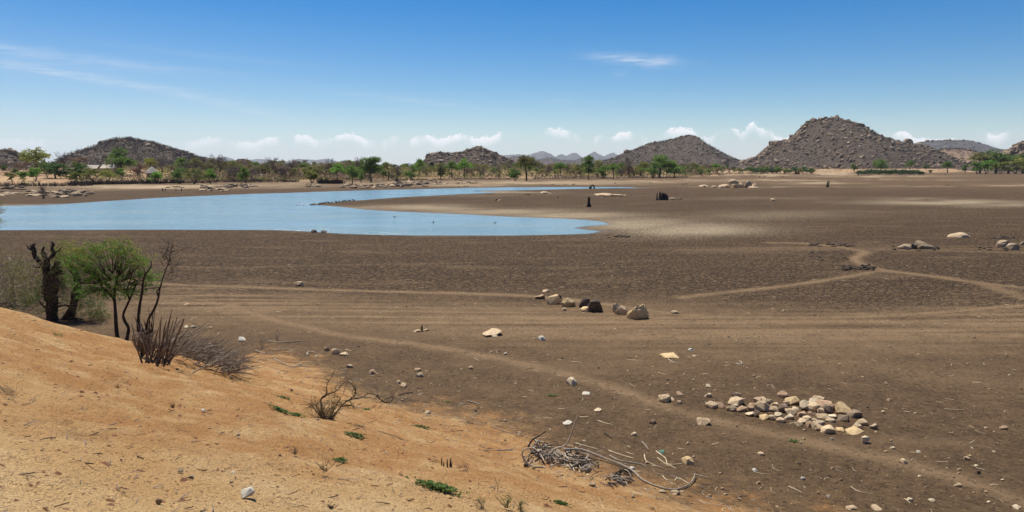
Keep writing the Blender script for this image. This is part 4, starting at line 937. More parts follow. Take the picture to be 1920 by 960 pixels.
def place_bird(proto, px, py, rz, sc_, label, group=None, inwater=False):
    c = proto.copy(); sc.collection.objects.link(c)
    for ch in proto.children: k = ch.copy(); sc.collection.objects.link(k); k.parent = c
    x, y = flat(px, py); z = 0.0 if inwater else max(gz(x, y), 0)
    c.location = (x, y, z); c.rotation_euler = (0, 0, rz); c.scale = (sc_,) * 3; return tag(c, label, 'bird', group)
B1 = bird_proto(M_bird, .28, .16); B2 = bird_proto(M_birdw, 0, .08); B3 = bird_proto(M_bird, .06, .08)
place_bird(B1, 740, 411, 3.1, .8, 'dark long legged bird wading left of the other two in the near water', inwater=True)
place_bird(B1, 812.5, 421.5, 1.2, .85, 'dark wading bird in the middle of the three in the near water', inwater=True)
place_bird(B1, 928, 422, .2, .7, 'dark wading bird nearest the right tip of the water', inwater=True)
for x_, y_ in ((558, 385), (564, 384.5), (569, 385.5), (574, 384)): place_bird(B2, x_, y_, rs.uniform(0, 6), 1.2, 'small white bird floating off the tip of the mud spit', 'white birds off the spit', True)
for x_, y_ in ((603,382.6),(609,382),(616,381.4),(622,380.8),(631,380),(637,379.4),(643,378.8),(648,378.2),(655,377.4),(663,376.6)):
    place_bird(B3, x_, y_ + .6, rs.uniform(0, 6), 1.5, 'small dark bird resting on the upper waterline of the mud spit', 'dark birds on the spit')
for b in (B1, B2, B3):
    for c in list(b.children): bpy.data.objects.remove(c)
    bpy.data.objects.remove(b)
for i, (x_, y_, w_) in enumerate(((585,384.5,5),(590,384.3,7),(596,384,8),(588,383,5),(600,383.2,5),(582,384.6,3))):
    rock(x_, y_, w_, 2.6, M_stone_dark, 'small black stone at the tip of the mud spit', group='black stones at the spit tip', sink=.2)
rock(588, 436.2, 12, 5, M_stone_dark, 'black lump of debris on the near waterline, left of two', 'debris', 'debris_lump')
rock(607, 436.8, 13, 4.5, M_stone_dark, 'black lump of debris on the near waterline, right of two', 'debris', 'debris_lump')
rock(632, 439.5, 8, 2, M_stone_dark, 'flat dark clod just below the near waterline debris', 'clod', 'clod')

# ------------------------------------------------------------------ boulders on the lake bed and shores
S, PL, RD, DK, GD, BR = M_stone, M_stone_pale, M_stone_red, M_stone_dark, M_stone_gold, M_stone_brown
GR, G2 = M_gran, M_gran2
def boulder(*a, **k): return rock(*a, cat='boulder', name='boulder', **k)
boulder(1321, 351.5, 19, 5, GR, 'low dark sided dome at the left end of the far boulder group', src=DOMES[0])
boulder(1340, 352, 13, 4, GR, 'small pale dome second from left in the far boulder group', src=DOMES[1])
boulder(1360, 352.5, 23, 7, GR, 'long pale low dome left of the balanced boulder', src=DOMES[2])
boulder(1381, 352.5, 14, 10, GR, 'dark boulder holding up the balanced one', src=DOMES[3])
boulder(1376.5, 353, 20, 9, GR, 'rounded boulder balanced on top of the far boulder group', src=DOMES[4], dz=8.2 / F * 208, sink=0)
boulder(1391, 352.5, 15, 10, GR, 'smooth pale boulder in the middle of the far boulder group', src=DOMES[5])
boulder(1404, 353, 15, 14, GR, 'tall split boulder with dark face in the far boulder group', src=DOMES[6], rz=.3)
boulder(1415, 352.5, 15, 10, GR, 'leaning boulder right of the tall split one', src=HULLS[2])
boulder(1414, 353.3, 22, 4, GR, 'flat pale slab at the foot of the tall split boulder', src=DOMES[1])
boulder(1136, 368, 36, 4.5, GR, 'long flat pale outcrop right of the two pronged stump', src=DOMES[2], depth=2.5)
boulder(1150, 368, 30, 3, GR, 'thin tapering right end of the long pale outcrop', src=DOMES[3], depth=2)
boulder(1131, 371.6, 8, 2.2, G2, 'small brown rock below the long pale outcrop', src=HULLS[1])
boulder(1021, 363.5, 16, 4.5, GR, 'pale low rock near the middle of the mud flat, beside a tiny flat one', src=DOMES[1])
boulder(1031, 363.6, 7, 2, GR, 'tiny flat rock right of the pale low rock', src=DOMES[0])
boulder(991, 365.5, 10, 3, G2, 'small single rock left of the pale low rock on the mud flat', src=HULLS[3])
boulder(931, 376, 9, 4.6, G2, 'left rock of a leaning pair on the mud spit', src=HULLS[4])
boulder(937, 376.6, 9, 2.6, G2, 'right flat rock of a leaning pair on the mud spit', src=HULLS[5])
boulder(1045, 371, 6, 2, G2, 'small rock left of the two pronged stump', src=HULLS[6])
boulder(1262, 374.6, 14, 4, GR, 'pale rock touching the right side of the hollow stump', src=DOMES[3])
boulder(1274, 375, 10, 4, G2, 'small dark ended rock right of the hollow stump', src=HULLS[7])
boulder(1451, 377, 11, 5, GR, 'single tan rock on the plain, below the leaning stump', src=DOMES[5])
boulder(1805, 446.5, 40, 9, GR, 'smooth pale half buried dome on the right plain', src=DOMES[2], sink=.5)
boulder(1703, 467.5, 34, 9, G2, 'long low rock with a dark notch, left half of the right plain pair', src=DOMES[6])
boulder(1715, 467.8, 12, 9.5, DK, 'dark upright block between the two brown rocks', src=HULLS[3])
boulder(1737, 467.5, 32, 15, G2, 'rugged brown rock, right half of the right plain pair', src=HULLS[8])
boulder(1886, 464, 24, 13, GR, 'pale slanted rock near the right edge', src=HULLS[1])
boulder(1903, 469.5, 22, 13, G2, 'broken rock with dark hollow at the right edge', src=HULLS[9])
boulder(1919, 460, 12, 7, G2, 'grey rock cut by the right edge', src=HULLS[4])
for i in range(26):      # low rocks around the hidden far strip of water
    px, py, w = rs.choice([(1115, 346.5, 26), (1152, 345, 10), (1280, 345.5, 22), (876, 350, 26), (1178, 366.5, 24), (1290, 352, 4), (1060, 346, 40), (1225, 343, 26)])
    boulder(px + rs.gauss(0, w * .4), py + rs.uniform(-.6, .6), rs.uniform(3, 8), rs.uniform(1, 2.2), rs.choice([GR, G2]), label='small flat rock scattered on the far mud near the thin water strip', group='small far rocks', src=rs.choice(HULLS))
def outcrop(n, x0, x1, y0, y1, w, h, label, grp, mats=(GR, G2, G2)):
    for i in range(n):
        x = rs.uniform(x0, x1); y = rs.uniform(y0, y1)
        boulder(x, y, rs.uniform(*w), rs.uniform(*h), rs.choice(mats), label=label, group=grp, src=rs.choice(HULLS), sink=.15)
outcrop(22, -15, 90, 360, 369, (8, 22), (2, 4.2), 'low brown shore rock at the left edge of the far bank', 'shore rocks at the left edge')
outcrop(46, 95, 176, 357, 371.5, (6, 17), (2.5, 6), 'angular brown rock in the broken outcrop below the stake fence', 'rocks of the left outcrop')
outcrop(8, -10, 40, 351, 356, (10, 18), (2, 3.5), 'dark flat rock just below the stake fence', 'dark flat rocks below the fence', (G2, DK))
outcrop(26, 372, 428, 350, 359.5, (6, 16), (1.8, 4.2), 'sunlit flat rock on the shore below the bare tree cluster', 'flat shore rocks')
outcrop(28, 415, 482, 347, 353, (6, 16), (2, 5), 'dark tipped shore rock right of the sunlit flat rocks', 'dark shore rocks', (G2, DK, G2))
outcrop(12, 305, 345, 350.5, 352.5, (5, 10), (1, 2), 'small dark rock on the pale sand strip above the dark posts', 'small sand strip rocks', (G2, DK))
outcrop(16, 575, 600, 346, 351, (5, 12), (1.4, 3), 'low rock left of and below the dead wood stack', 'rocks by the dead wood stack')
outcrop(44, 640, 755, 347, 353.5, (5, 13), (1.4, 3.8), 'scattered brown rock on the shore right of the dead wood stack', 'scattered mid shore rocks')
outcrop(40, 735, 805, 342, 350.5, (6, 17), (2, 5.2), 'brown rock of the jumbled outcrop right of the tall dark tree', 'rocks of the middle outcrop', (GR, G2, DK, G2))
outcrop(26, 805, 905, 338, 346, (6, 14), (1.2, 3), 'low rock on the sandy shore below the granite kopje', 'rocks below the kopje')
# dry shrub in front of the left outcrop
tree_px(83, 343, 22, flat(83, 373)[1] * 1.0, ('twiggy', 'bare_twigs', 1), 'dry_shrub', 'dark brown leafless shrub among the left shore rocks', 'bush')
tree_px(52, 341, 18, flat(52, 349)[1], ('bush', 'olive_leaves', 2), 'olive_bush', 'dark bush growing through the stake fence', 'bush')

# ------------------------------------------------------------------ boulder row in the middle ground
boulder(1012, 562, 20, 8, RD, 'flat reddish stone at the left end of the middle boulder row', src=HULLS[0])
boulder(1025, 549, 16, 5, S, 'small tan stone behind the left block of the middle boulder row', src=HULLS[5])
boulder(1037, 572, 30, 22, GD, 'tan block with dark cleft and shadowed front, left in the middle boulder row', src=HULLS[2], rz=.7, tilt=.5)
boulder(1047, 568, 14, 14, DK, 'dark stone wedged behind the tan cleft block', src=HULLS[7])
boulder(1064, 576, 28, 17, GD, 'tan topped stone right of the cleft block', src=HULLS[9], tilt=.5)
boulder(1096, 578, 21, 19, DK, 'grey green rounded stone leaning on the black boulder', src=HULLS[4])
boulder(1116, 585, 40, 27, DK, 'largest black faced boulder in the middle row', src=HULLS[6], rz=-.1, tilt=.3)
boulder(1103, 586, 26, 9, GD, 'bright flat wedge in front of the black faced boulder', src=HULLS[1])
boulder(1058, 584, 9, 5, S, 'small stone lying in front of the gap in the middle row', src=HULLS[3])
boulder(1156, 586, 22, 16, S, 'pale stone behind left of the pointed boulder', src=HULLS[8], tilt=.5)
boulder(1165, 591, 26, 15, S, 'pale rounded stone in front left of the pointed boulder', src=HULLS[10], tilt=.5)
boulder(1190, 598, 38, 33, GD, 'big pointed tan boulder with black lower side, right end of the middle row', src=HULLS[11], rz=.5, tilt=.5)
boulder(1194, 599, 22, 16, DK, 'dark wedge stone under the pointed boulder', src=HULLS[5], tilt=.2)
M_clod = simple('mud_clod', [(.045,.032,.022), (.085,.062,.042), (.12,.09,.06)], 8, bscale=14, bdist=.03)
for n_, x0, x1, y0, y1, w_, h_, lab in [(46, 1575, 1640, 500, 509, (4, 12), (2, 5), 'dark mud clod of the churned ridge beside the footpath junction'), (26, 1520, 1600, 458, 464, (5, 12), (1.5, 3), 'dark mud clod in the broken line above the footpath bend'),
    (22, 1855, 1900, 445, 449, (5, 12), (1.5, 3), 'dark mud clod right of the half buried dome'), (20, 1672, 1760, 463, 471, (5, 11), (1.5, 3.5), 'dark mud clod around the right plain rock pair'), (18, 1135, 1180, 443, 447, (5, 12), (1.2, 2.4), 'dark mud clod on the near shore right of the water tip'),
    (16, 1520, 1600, 472, 492, (5, 10), (1.5, 3), 'dark mud clod left of the footpath bend'), (14, 1835, 1905, 465, 472, (5, 11), (1.5, 3.5), 'dark mud clod by the rocks at the right edge')]:
    for i in range(n_): rock(rs.uniform(x0, x1), rs.uniform(y0, y1), rs.uniform(*w_), rs.uniform(*h_), M_clod, lab, 'clod', 'mud_clod', 'clods: ' + lab[5:], sink=.3)
singles = [
 (1266,590,14,6,S,'small tan stone right of the middle boulder row'),(560,538,18,9,S,'two humped tan stone beside the upper footpath at left'),
 (922,632,36,12,S,'lone tan boulder with dark lower edge in the middle of the grey track'),(927,634,12,4,PL,'pale chip in front of the lone tan boulder'),
 (783,624,14,4,S,'flat tan stone at the left foot of the black stake'),(798,622,9,4,S,'tan stone at the right foot of the black stake'),
 (1015,640,14,8,M_white,'rounded white stone below the lone tan boulder'),(1256,673,32,9,GD,'flat yellowish slab lying right of the white stone'),
 (1072,724,18,13,PL,'upright pale stone at the edge of the lower footpath'),(1100,743,16,4,M_white,'flat white stone below the upright pale stone'),
 (629,666,14,12,S,'round brown stone, biggest of the small group left of centre'),(612,660,9,9,S,'pointed pinkish stone left of the round brown one'),
 (645,669,15,6,S,'flat stone right of the round brown one'),(593,672,9,4,PL,'pale flat chip left of the pointed pinkish stone'),
 (577,669,5,3.5,M_white,'tiny white pebble left of the small stone group'),(697,704,14,8,RD,'pinkish stone near the dark earth edge above the thorn shrub'),
 (655,692,12,7,S,'small tan stone just above the thorn shrub'),(787,709,13,9,PL,'light grey stone, front one of a pair above the lower path'),
 (783,698,12,5,RD,'flat reddish stone behind the light grey one'),(883,694,9,7,S,'small tan stone left of the lower path'),
 (947,667,6,5,M_white,'small white pebble near the lower path'),(757,728,12,8,S,'tan stone at the sand edge, upper one'),(747,722,9,6,S,'brownish stone at the sand edge, left one'),
 (1248,756,24,14,S,'rounded tan stone just above the lower footpath, biggest of its group'),(1260,754,10,6,S,'small stone touching the rounded tan one'),
 (1275,744,12,7,RD,'reddish stone above right of the rounded tan one'),(1275,760,10,6,S,'small round stone right of the rounded tan one'),
 (1330,747,16,8,PL,'pale stone above the left end of the stone pile'),(1329,728,10,5,PL,'small pale stone above the pale one, left of the stone pile'),
 (1325,801,30,15,S,'rough pitted stone lying alone below the left end of the stone pile'),(1223,798,13,10,RD,'dark reddish brown stone left of the rough pitted stone'),
 (1189,820,10,7,PL,'small cream stone above the driftwood'),(1290,874,24,13,GD,'orange tan stone at the right end of the driftwood'),
 (1243,853,11,6,M_teal,'small green stone above the driftwood right part'),(1121,774,14,5,PL,'pale flat stone above the raised driftwood tip'),
 (1695,873,14,9,S,'tan stone on the lower footpath at right'),(1883,808,15,7,RD,'reddish oval stone near the right edge'),(1797,917,13,8,S,'square tan stone below the footpath at right'),
 (1706,944,13,7,PL,'pale oval stone near the lower right'),(1750,945,14,4,PL,'flat pale stone right of the pale oval one near the lower edge'),(1814,866,11,7,S,'tan stone right of the lower footpath'),
 (1800,885,8,4,PL,'pale pebble below the tan stone, right of the footpath'),(1830,879,8,5,PL,'pale pebble right of the lower footpath'),(1836,892,7,6,DK,'black pebble right of the lower footpath'),
 (1724,852,8,5,M_white,'white pebble right of the stone pile'),(1674,845,8,5,PL,'ringed pale pebble below the right end of the pile'),(1668,755,9,6,RD,'orange red stone right of the pile top'),
 (1662,723,8,5,RD,'small reddish stone far right of the pile, upper'),(297,952,11,11,M_stone_red,'brown faceted stone on the orange sand near the bottom edge'),(464,936,26,16,M_white,'crumbly white lump on the orange sand near the bottom edge'),
 (447,824,7,6,PL,'small white pebble alone on the orange sand'),(434,914,6,5,PL,'tiny cream pebble above the white lump'),(350,574,12,4,RD,'flat reddish stone right of the leafless stems'),
 (349,617,8,5,PL,'left one of two pale round stones behind the dead brush'),(362,617,10,5,PL,'right one of two pale round stones behind the dead brush'),(393,617,8,3,RD,'pinkish flat stone right of the two pale stones'),
 (453,641,14,7,M_white,'white scrap with dark edges right of the dead brush heap'),(1266,933,10,5,GD,'small orange stone below the long curved driftwood'),(1242,928,14,6,S,'brown stone under the long curved driftwood'),(1268,932,18,8,S,'tan clod near the end of the long curved driftwood'),
 (1391,875,0,0,S,''),(1428,857,13,6,S,'pinkish stone left of thin twigs below the pile'),(1506,903,8,6,M_white,'grey white pebble below the pile'),(1535,930,6,5,GD,'tiny yellow pebble below the pile'),(1555,936,7,5,M_white,'white pebble low in the right foreground'),(1577,905,7,5,RD,'reddish pebble with a straw beside it'),
 (1646,960,18,6,S,'tan stone cut by the bottom edge'),(1600,960,22,6,S,'wide tan stone cut by the bottom edge'),(1910,958,16,6,PL,'pale stone in the bottom right corner'),(1415,888,10,5,M_white,'dull white chip below the pinkish stone'),
 (1104,742,0,0,S,''),(1190,770,8,7,PL,''),(1295,658,9,3,M_white,'small white stick like stone above the yellowish slab'),(1304,671,10,4,S,'tan chip right of the yellowish slab'),
 (802,778,10,7,PL,'pale grey stone on the sand edge right of the thorn shrub'),(750,780,12,3,PL,'flat white chip below the pale grey stone'),(1110,915,14,8,S,'grey stone at the end of the low dead stick'),(1165,913,12,7,DK,'dark round lump near the lower driftwood'),(1102,898,12,7,GD,'orange stone below the driftwood tangle'),(1184,885,16,7,M_white,'crumpled white scrap behind the long driftwood'),
 (1064,798,18,4,M_white,'whitish bark strip beside the raised driftwood tip'),
]
for px, py, w, h, m, lab in singles:
    if w == 0 or not lab: continue
    rock(px, py, w * 1.12, h * .92, m, lab, group=None, cat='stone', tilt=.12)

# the loose stone pile (coordinates in the x5.647 enlargement of 1320,720)
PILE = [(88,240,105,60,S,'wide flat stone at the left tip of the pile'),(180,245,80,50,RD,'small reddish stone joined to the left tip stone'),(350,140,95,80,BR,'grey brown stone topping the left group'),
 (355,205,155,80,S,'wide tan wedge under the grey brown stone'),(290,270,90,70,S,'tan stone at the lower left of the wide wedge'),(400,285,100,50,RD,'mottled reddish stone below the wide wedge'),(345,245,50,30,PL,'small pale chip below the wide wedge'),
 (515,235,60,40,RD,'small pink stone between left and middle groups'),(515,280,80,50,RD,'reddish stone left of the striped block'),(495,335,75,50,PL,'pale stone left of the black one'),(570,330,80,95,BR,'black shadowed upright stone low in the left middle'),  # upright stone: its shadow is put into a darker stone colour
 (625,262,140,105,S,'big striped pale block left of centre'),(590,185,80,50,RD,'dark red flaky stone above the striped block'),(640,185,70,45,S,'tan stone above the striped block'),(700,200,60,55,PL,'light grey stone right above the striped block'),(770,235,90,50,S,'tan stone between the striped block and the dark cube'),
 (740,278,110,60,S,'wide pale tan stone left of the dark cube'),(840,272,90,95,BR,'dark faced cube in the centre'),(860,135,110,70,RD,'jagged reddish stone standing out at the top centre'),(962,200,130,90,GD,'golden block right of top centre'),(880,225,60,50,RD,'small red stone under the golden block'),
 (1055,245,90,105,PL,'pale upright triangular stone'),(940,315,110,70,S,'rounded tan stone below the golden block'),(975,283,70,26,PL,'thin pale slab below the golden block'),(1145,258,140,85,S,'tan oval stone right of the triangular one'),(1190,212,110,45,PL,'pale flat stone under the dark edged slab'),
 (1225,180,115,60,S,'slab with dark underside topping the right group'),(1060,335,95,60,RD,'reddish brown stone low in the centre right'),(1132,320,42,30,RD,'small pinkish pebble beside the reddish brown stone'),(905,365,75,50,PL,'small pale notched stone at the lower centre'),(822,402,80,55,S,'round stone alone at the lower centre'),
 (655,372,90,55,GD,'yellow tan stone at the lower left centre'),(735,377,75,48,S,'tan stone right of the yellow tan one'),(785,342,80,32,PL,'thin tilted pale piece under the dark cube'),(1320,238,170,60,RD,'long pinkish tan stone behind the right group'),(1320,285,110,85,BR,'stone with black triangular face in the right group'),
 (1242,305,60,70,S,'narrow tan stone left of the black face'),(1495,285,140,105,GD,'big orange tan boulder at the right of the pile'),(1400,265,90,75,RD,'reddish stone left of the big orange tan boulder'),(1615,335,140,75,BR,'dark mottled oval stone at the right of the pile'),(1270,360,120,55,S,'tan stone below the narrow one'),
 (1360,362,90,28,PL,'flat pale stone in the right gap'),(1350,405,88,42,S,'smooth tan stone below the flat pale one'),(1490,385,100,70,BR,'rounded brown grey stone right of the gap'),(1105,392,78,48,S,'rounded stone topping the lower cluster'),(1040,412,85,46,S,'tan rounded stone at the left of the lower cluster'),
 (1020,444,80,44,S,'lowest left stone of the lower cluster'),(1125,452,76,58,RD,'round stone in the middle of the lower cluster'),(1170,402,55,38,S,'small stone behind the lower cluster'),(1212,470,108,85,S,'rough tan rock right of the lower cluster'),(1240,428,80,36,PL,'pale stone behind the rough tan rock'),
 (1330,500,145,82,S,'long ridged rock at the bottom of the pile'),(1450,497,72,38,GD,'small yellow brick shaped stone'),(1675,425,100,55,S,'tan stone above the yellow slab'),(1628,475,98,60,S,'round shouldered stone standing on the yellow slab end'),(1626,530,180,42,GD,'long yellow flat slab at the lower right'),
 (1715,605,72,80,PL,'upright pale block, lowest stone of the pile'),(1805,468,62,60,PL,'pale wedge standing apart to the right of the pile'),(1360,598,45,28,PL,'small pale pebble below the ridged rock')]
for i, (zx, zy, w, h, m, lab) in enumerate(PILE):
    px = 1320 + zx / 5.647; py = 720 + (zy + h * .42) / 5.647
    rock(px, py, w / 5.647 * 1.32, h / 5.647 * .95, m, lab, group='stones of the loose pile', depth=None, src=HULLS[(i * 5 + 3) % 12], sink=.12, rz=rs.uniform(-.8, .8), tilt=rs.uniform(0, .32))

# pebbles strewn over the bed: the largest ones as things, the rest as gravel
r5 = random.Random(5)
for i in range(250):
    py = 470 + 480 * r5.random() ** .62; px = r5.uniform(330, 1918)
    p = at(px, py)
    if bank_h(np.array([p.x]), np.array([p.y]))[0] > .9 and r5.random() < .75: continue
    s = r5.uniform(.035, .085) * (1 + .012 * max(0, p.y - 20)); m = r5.choices([S, PL, RD, DK, M_white, GD], [38, 20, 16, 18, 2, 6])[0]
    lab = {S: 'small tan pebble strewn on the dark dry lake bed', PL: 'small pale pebble strewn on the dark dry lake bed', RD: 'small reddish pebble strewn on the dark dry lake bed', DK: 'small blackish pebble strewn on the dry lake bed', M_white: 'small white pebble strewn on the dark dry lake bed', GD: 'small yellowish pebble strewn on the dark dry lake bed'}[m]
    wpx = s * F / p.y
    rock(px, py, wpx, wpx * r5.uniform(.35, .65), m, lab, 'pebble', 'pebble', {S: 'tan', PL: 'pale', RD: 'reddish', DK: 'blackish', M_white: 'white', GD: 'yellowish'}[m] + ' pebbles on the lake bed', sink=.25, pos=p)
def strew(name, n, gen, size, m, label, cat, stick=False, seed=1):
    r = np.random.default_rng(seed); P_ = gen(r, n); x, y = P_[:, 0], P_[:, 1]; z = H(x, y, detail=True); s = r.uniform(*size, len(x)) * (1 + .5 * (r.random(len(x)) < .08))
    mb = MB()
    if stick:
        a = r.uniform(0, 6.28, len(x)); L = s
        for i in range(len(x)):
            d = np.array([math.cos(a[i]), math.sin(a[i])]) * L[i] / 2; w = r.uniform(.0025, .006) * (1 + y[i] / 40); zz = [float(z[i]) + w + r.uniform(0, .015) for _ in range(3)]
            k = r.normal(0, .1, 2) * L[i]
            mb.tube([(x[i] - d[0], y[i] - d[1], zz[0]), (x[i] + k[0], y[i] + k[1], zz[1]), (x[i] + d[0], y[i] + d[1], zz[2])], [w, w, w * .5], 3, cap=False)
    else:
        V = np.array([(1, 0, 0), (.3, .9, .1), (-.8, .5, 0), (-.7, -.6, .05), (.4, -.8, 0), (.1, .1, .75), (-.3, -.1, .6)]) ; Fc = [(0, 1, 5), (1, 2, 5), (2, 6, 5), (2, 3, 6), (3, 4, 6), (4, 5, 6), (4, 0, 5)]
        for i in range(len(x)):
            t = r.uniform(0, 6.28); c_, s_ = math.cos(t), math.sin(t); q = V * s[i] * .5 * np.array([1, r.uniform(.6, 1), r.uniform(.5, 1.1)])
            q = np.stack([q[:, 0] * c_ - q[:, 1] * s_, q[:, 0] * s_ + q[:, 1] * c_, q[:, 2]], 1) + [x[i], y[i], z[i] - .1 * s[i]]; mb.add(q, Fc)
    tag(mb.build(name, m), label, cat, kind='stuff')
def bedpts(r, n, y0=12, y1=48, bankok=False):
    o = []
    while len(o) < n:
        y = y0 * (y1 / y0) ** (r.random()); x = r.uniform(-.68, .68) * y
        b = bank_h(np.array([x]), np.array([y]))[0]
        if (b < .35) or bankok: o.append((x, y))
    return np.array(o)
def edgepts(r, n):      # the strip where sand meets lake bed
    o = []
    while len(o) < n:
        y = r.uniform(8, 26); x = r.uniform(-.5, .5) * y; b = bank_h(np.array([x]), np.array([y]))[0]
        if .05 < b < .9: o.append((x, y))
    return np.array(o)
def sandpts(r, n):
    o = []
    while len(o) < n:
        y = 3.5 * (20 / 3.5) ** r.random(); x = r.uniform(-.72, .35) * y; b = bank_h(np.array([x]), np.array([y]))[0]
        if b > .7: o.append((x, y))
    return np.array(o)
strew('gravel', 1500, bedpts, (.02, .05), S, 'fine tan gravel strewn over the dark lake bed', 'gravel', seed=1)
strew('gravel', 1500, lambda r, n: bedpts(r, n, 12, 70), (.03, .08), DK, 'dark clods and dung crumbs strewn over the lake bed', 'gravel', seed=2)
strew('gravel', 250, lambda r, n: bedpts(r, n, 20, 75), (.03, .07), PL, 'fine pale gravel strewn over the dark lake bed', 'gravel', seed=3)
strew('gravel', 700, edgepts, (.02, .055), S, 'tan rubble where the orange sand meets the dark bed', 'gravel', seed=4)
strew('gravel', 900, sandpts, (.008, .028), simple('red_clod', [(.30,.15,.075), (.20,.10,.05)], 9), 'reddish brown crumbs on the orange sand', 'gravel', seed=5)
strew('gravel', 700, sandpts, (.025, .085), MATS['red_clod'], 'larger crumbling clods on the orange sand', 'gravel', seed=15)
strew('gravel', 350, sandpts, (.008, .022), DK, 'dark droppings and crumbs on the orange sand', 'gravel', seed=6)
strew('straw_litter', 700, bedpts, (.07, .25), M_straw, 'thin pale straws scattered on the lake bed', 'litter', True, seed=7)
strew('straw_litter', 420, edgepts, (.07, .22), M_stick, 'grey twigs littering the edge of the sand', 'litter', True, seed=8)
strew('straw_litter', 520, sandpts, (.04, .16), M_brownstick, 'tiny brown twigs on the orange sand', 'litter', True, seed=9)

# ------------------------------------------------------------------ foreground plants
def ground_lift(px, py, Y, ): return lift(px, py, Y)
def limb(mb, pts, radpx, Y, sides=8, wob=.0, r=rng, m=0, yj=0.0):
    """pts in photo pixels at depth Y (a real depth, with jitter yj along it)"""
    out = []; rad = []
    for i, q in enumerate(pts):
        yy = Y + (q[2] if len(q) > 2 else r.uniform(-yj, yj)); out.append(lift(q[0], q[1], yy)); 
    R = radpx if hasattr(radpx, '__len__') else [radpx] * len(pts)
    # smooth
    P3 = []; R3 = []
    for i in range(len(out) - 1):
        p0, p1, p2, p3 = out[max(i - 1, 0)], out[i], out[i + 1], out[min(i + 2, len(out) - 1)]
        for k in range(3):
            t = k / 3; P3.append(.5 * (2 * p1 + (p2 - p0) * t + (2 * p0 - 5 * p1 + 4 * p2 - p3) * t * t + (3 * p1 - p0 - 3 * p2 + p3) * t ** 3)); R3.append((R[i] * (1 - t) + R[i + 1] * t) / F * Y * (1 + r.uniform(-wob, wob)))
    P3.append(out[-1]); R3.append(R[-1] / F * Y); mb.tube(P3, R3, sides, m); return P3
rf = random.Random(21); nf = np.random.default_rng(21)
def wisp(mb_t, mb_l, p, d, L, n, r, leaf, lw=.0035, droop=.0, ln=14, sprd=.25):
    """a thin arching feathery twig with tiny leaves"""
    pts = [p]; dd = d.normalized()
    for i in range(n):
        dd = (dd + Vector((r.gauss(0, .18), r.gauss(0, .18), r.gauss(0, .13) - droop))).normalized(); pts.append(pts[-1] + dd * L / n)
    mb_t.tube(pts, [lw * (1.6 - i / n) for i in range(n + 1)], 3, cap=False)
    if leaf:
        c = []
        for k in range(ln):
            t = r.uniform(.15, 1) * n; i = min(int(t), n - 1); q = pts[i].lerp(pts[i + 1], t - i); c.append(q + Vector((r.gauss(0, 1), r.gauss(0, 1), r.gauss(0, 1))) * leaf * sprd * 4)
        mb_l.leaves([tuple(q) for q in c], leaf, 0, nf, aspect=.6)
    return pts
def rel(e, o):
    o.parent = e; o.matrix_parent_inverse = Matrix.Translation(-e.location); return o

# gnarled dark stump tree
pb = at(104, 603); YS = pb.y + .15
e = tag(empty('gnarled_tree', pb), 'gnarled black pollarded tree with two trunks at the crest of the orange bank', 'tree')
mb = MB(); limb(mb, [(106,618),(98,598),(97,575),(94,553),(92,535),(90,517)], [15,12.5,10.5,10,9,7.5], YS, 12, .22, rf)
limb(mb, [(91,519),(87,506),(82,497),(73,489),(65,479),(64,468),(60,462),(66,457)], [8,7,5.6,4.2,4.4,3.2,4.6,1.6], YS, 9, .25, rf)
limb(mb, [(87,500),(88,488),(83,480),(80,470),(83,462)], [7,5,5.6,2.6,1], YS - .05, 8, .15, rf)
limb(mb, [(88,488),(95,483),(101,475),(97,466),(100,458),(96,452)], [5,3.4,4.6,2.4,2.8,.8], YS - .08, 8, .15, rf)
limb(mb, [(92,520),(102,508),(106,497),(107,489)], [9,7.5,5.5,2.5], YS + .1, 8, .15, rf)
limb(mb, [(95,530),(104,516),(116,508)], [6,5,2.5], YS + .1, 8, .15, rf)
for (a_, b_, c_, w_) in [((64,470),(54,466),(49,458),1.6),((100,474),(110,470),(116,462),1.5),((96,540),(110,533),(117,522),2.4),((90,556),(79,548),(70,550),2.2),((84,497),(72,502),(60,500),1.3),((98,520),(112,512),(122,514),1.8),((92,580),(80,572),(72,562),1.8)]: limb(mb, [a_, b_, c_], [w_ * 1.6, w_, w_ * .3], YS - .1, 6, .2, rf)
for k in range(34): limb(mb, [(95 + rf.uniform(-8, 8), 565 + rf.uniform(-35, 25)), (96 + rf.uniform(-14, 14), 540 + rf.uniform(-35, 25)), (96 + rf.uniform(-20, 24), 520 + rf.uniform(-25, 25))], [3, 2, .6], YS - .12, 5, .1, rf)
rel(e, mb.build('trunk', M_dead))
mb = MB(); limb(mb, [(106,612),(118,604),(129,595),(136,578),(140,560),(143,545),(145,530),(142,515),(136,503),(128,494),(124,493)], [11,9,8.5,7.5,7,6.5,6,6.2,6,5,2.5], YS + .1, 11, .22, rf)
limb(mb, [(145,531),(155,530),(166,524),(175,513),(181,502),(192,496)], [3,2.4,1.9,1.5,1.1,.5], YS, 6, .05, rf)
limb(mb, [(110,575),(122,572),(134,577)], [2,1.8,1.6], YS - .05, 6, .05, rf)
limb(mb, [(128,598),(145,597),(160,601),(172,606)], [3,2,1.4,.8], YS, 6, .1, rf)
rel(e, mb.build('trunk', M_dead))
tw, lf = MB(), MB(); tg, lg = MB(), MB()
for k in range(520):       # wispy olive regrowth round and behind the trunks
    if k % 3: px, py = rf.uniform(5, 125), rf.uniform(468, 590)
    else: px, py = rf.uniform(120, 200), rf.uniform(560, 600)
    p = lift(px, py, YS + rf.uniform(-.35, .8)); d = Vector((rf.gauss(0, 1), rf.gauss(0, .5), rf.gauss(.25, .6)))
    wisp(tw, lf, p, d, rf.uniform(.15, .42), 4, rf, .038, .005, .03, 18, .2)
rel(e, tw.build('twigs', M_stick)); rel(e, lf.build('foliage', L_olive))
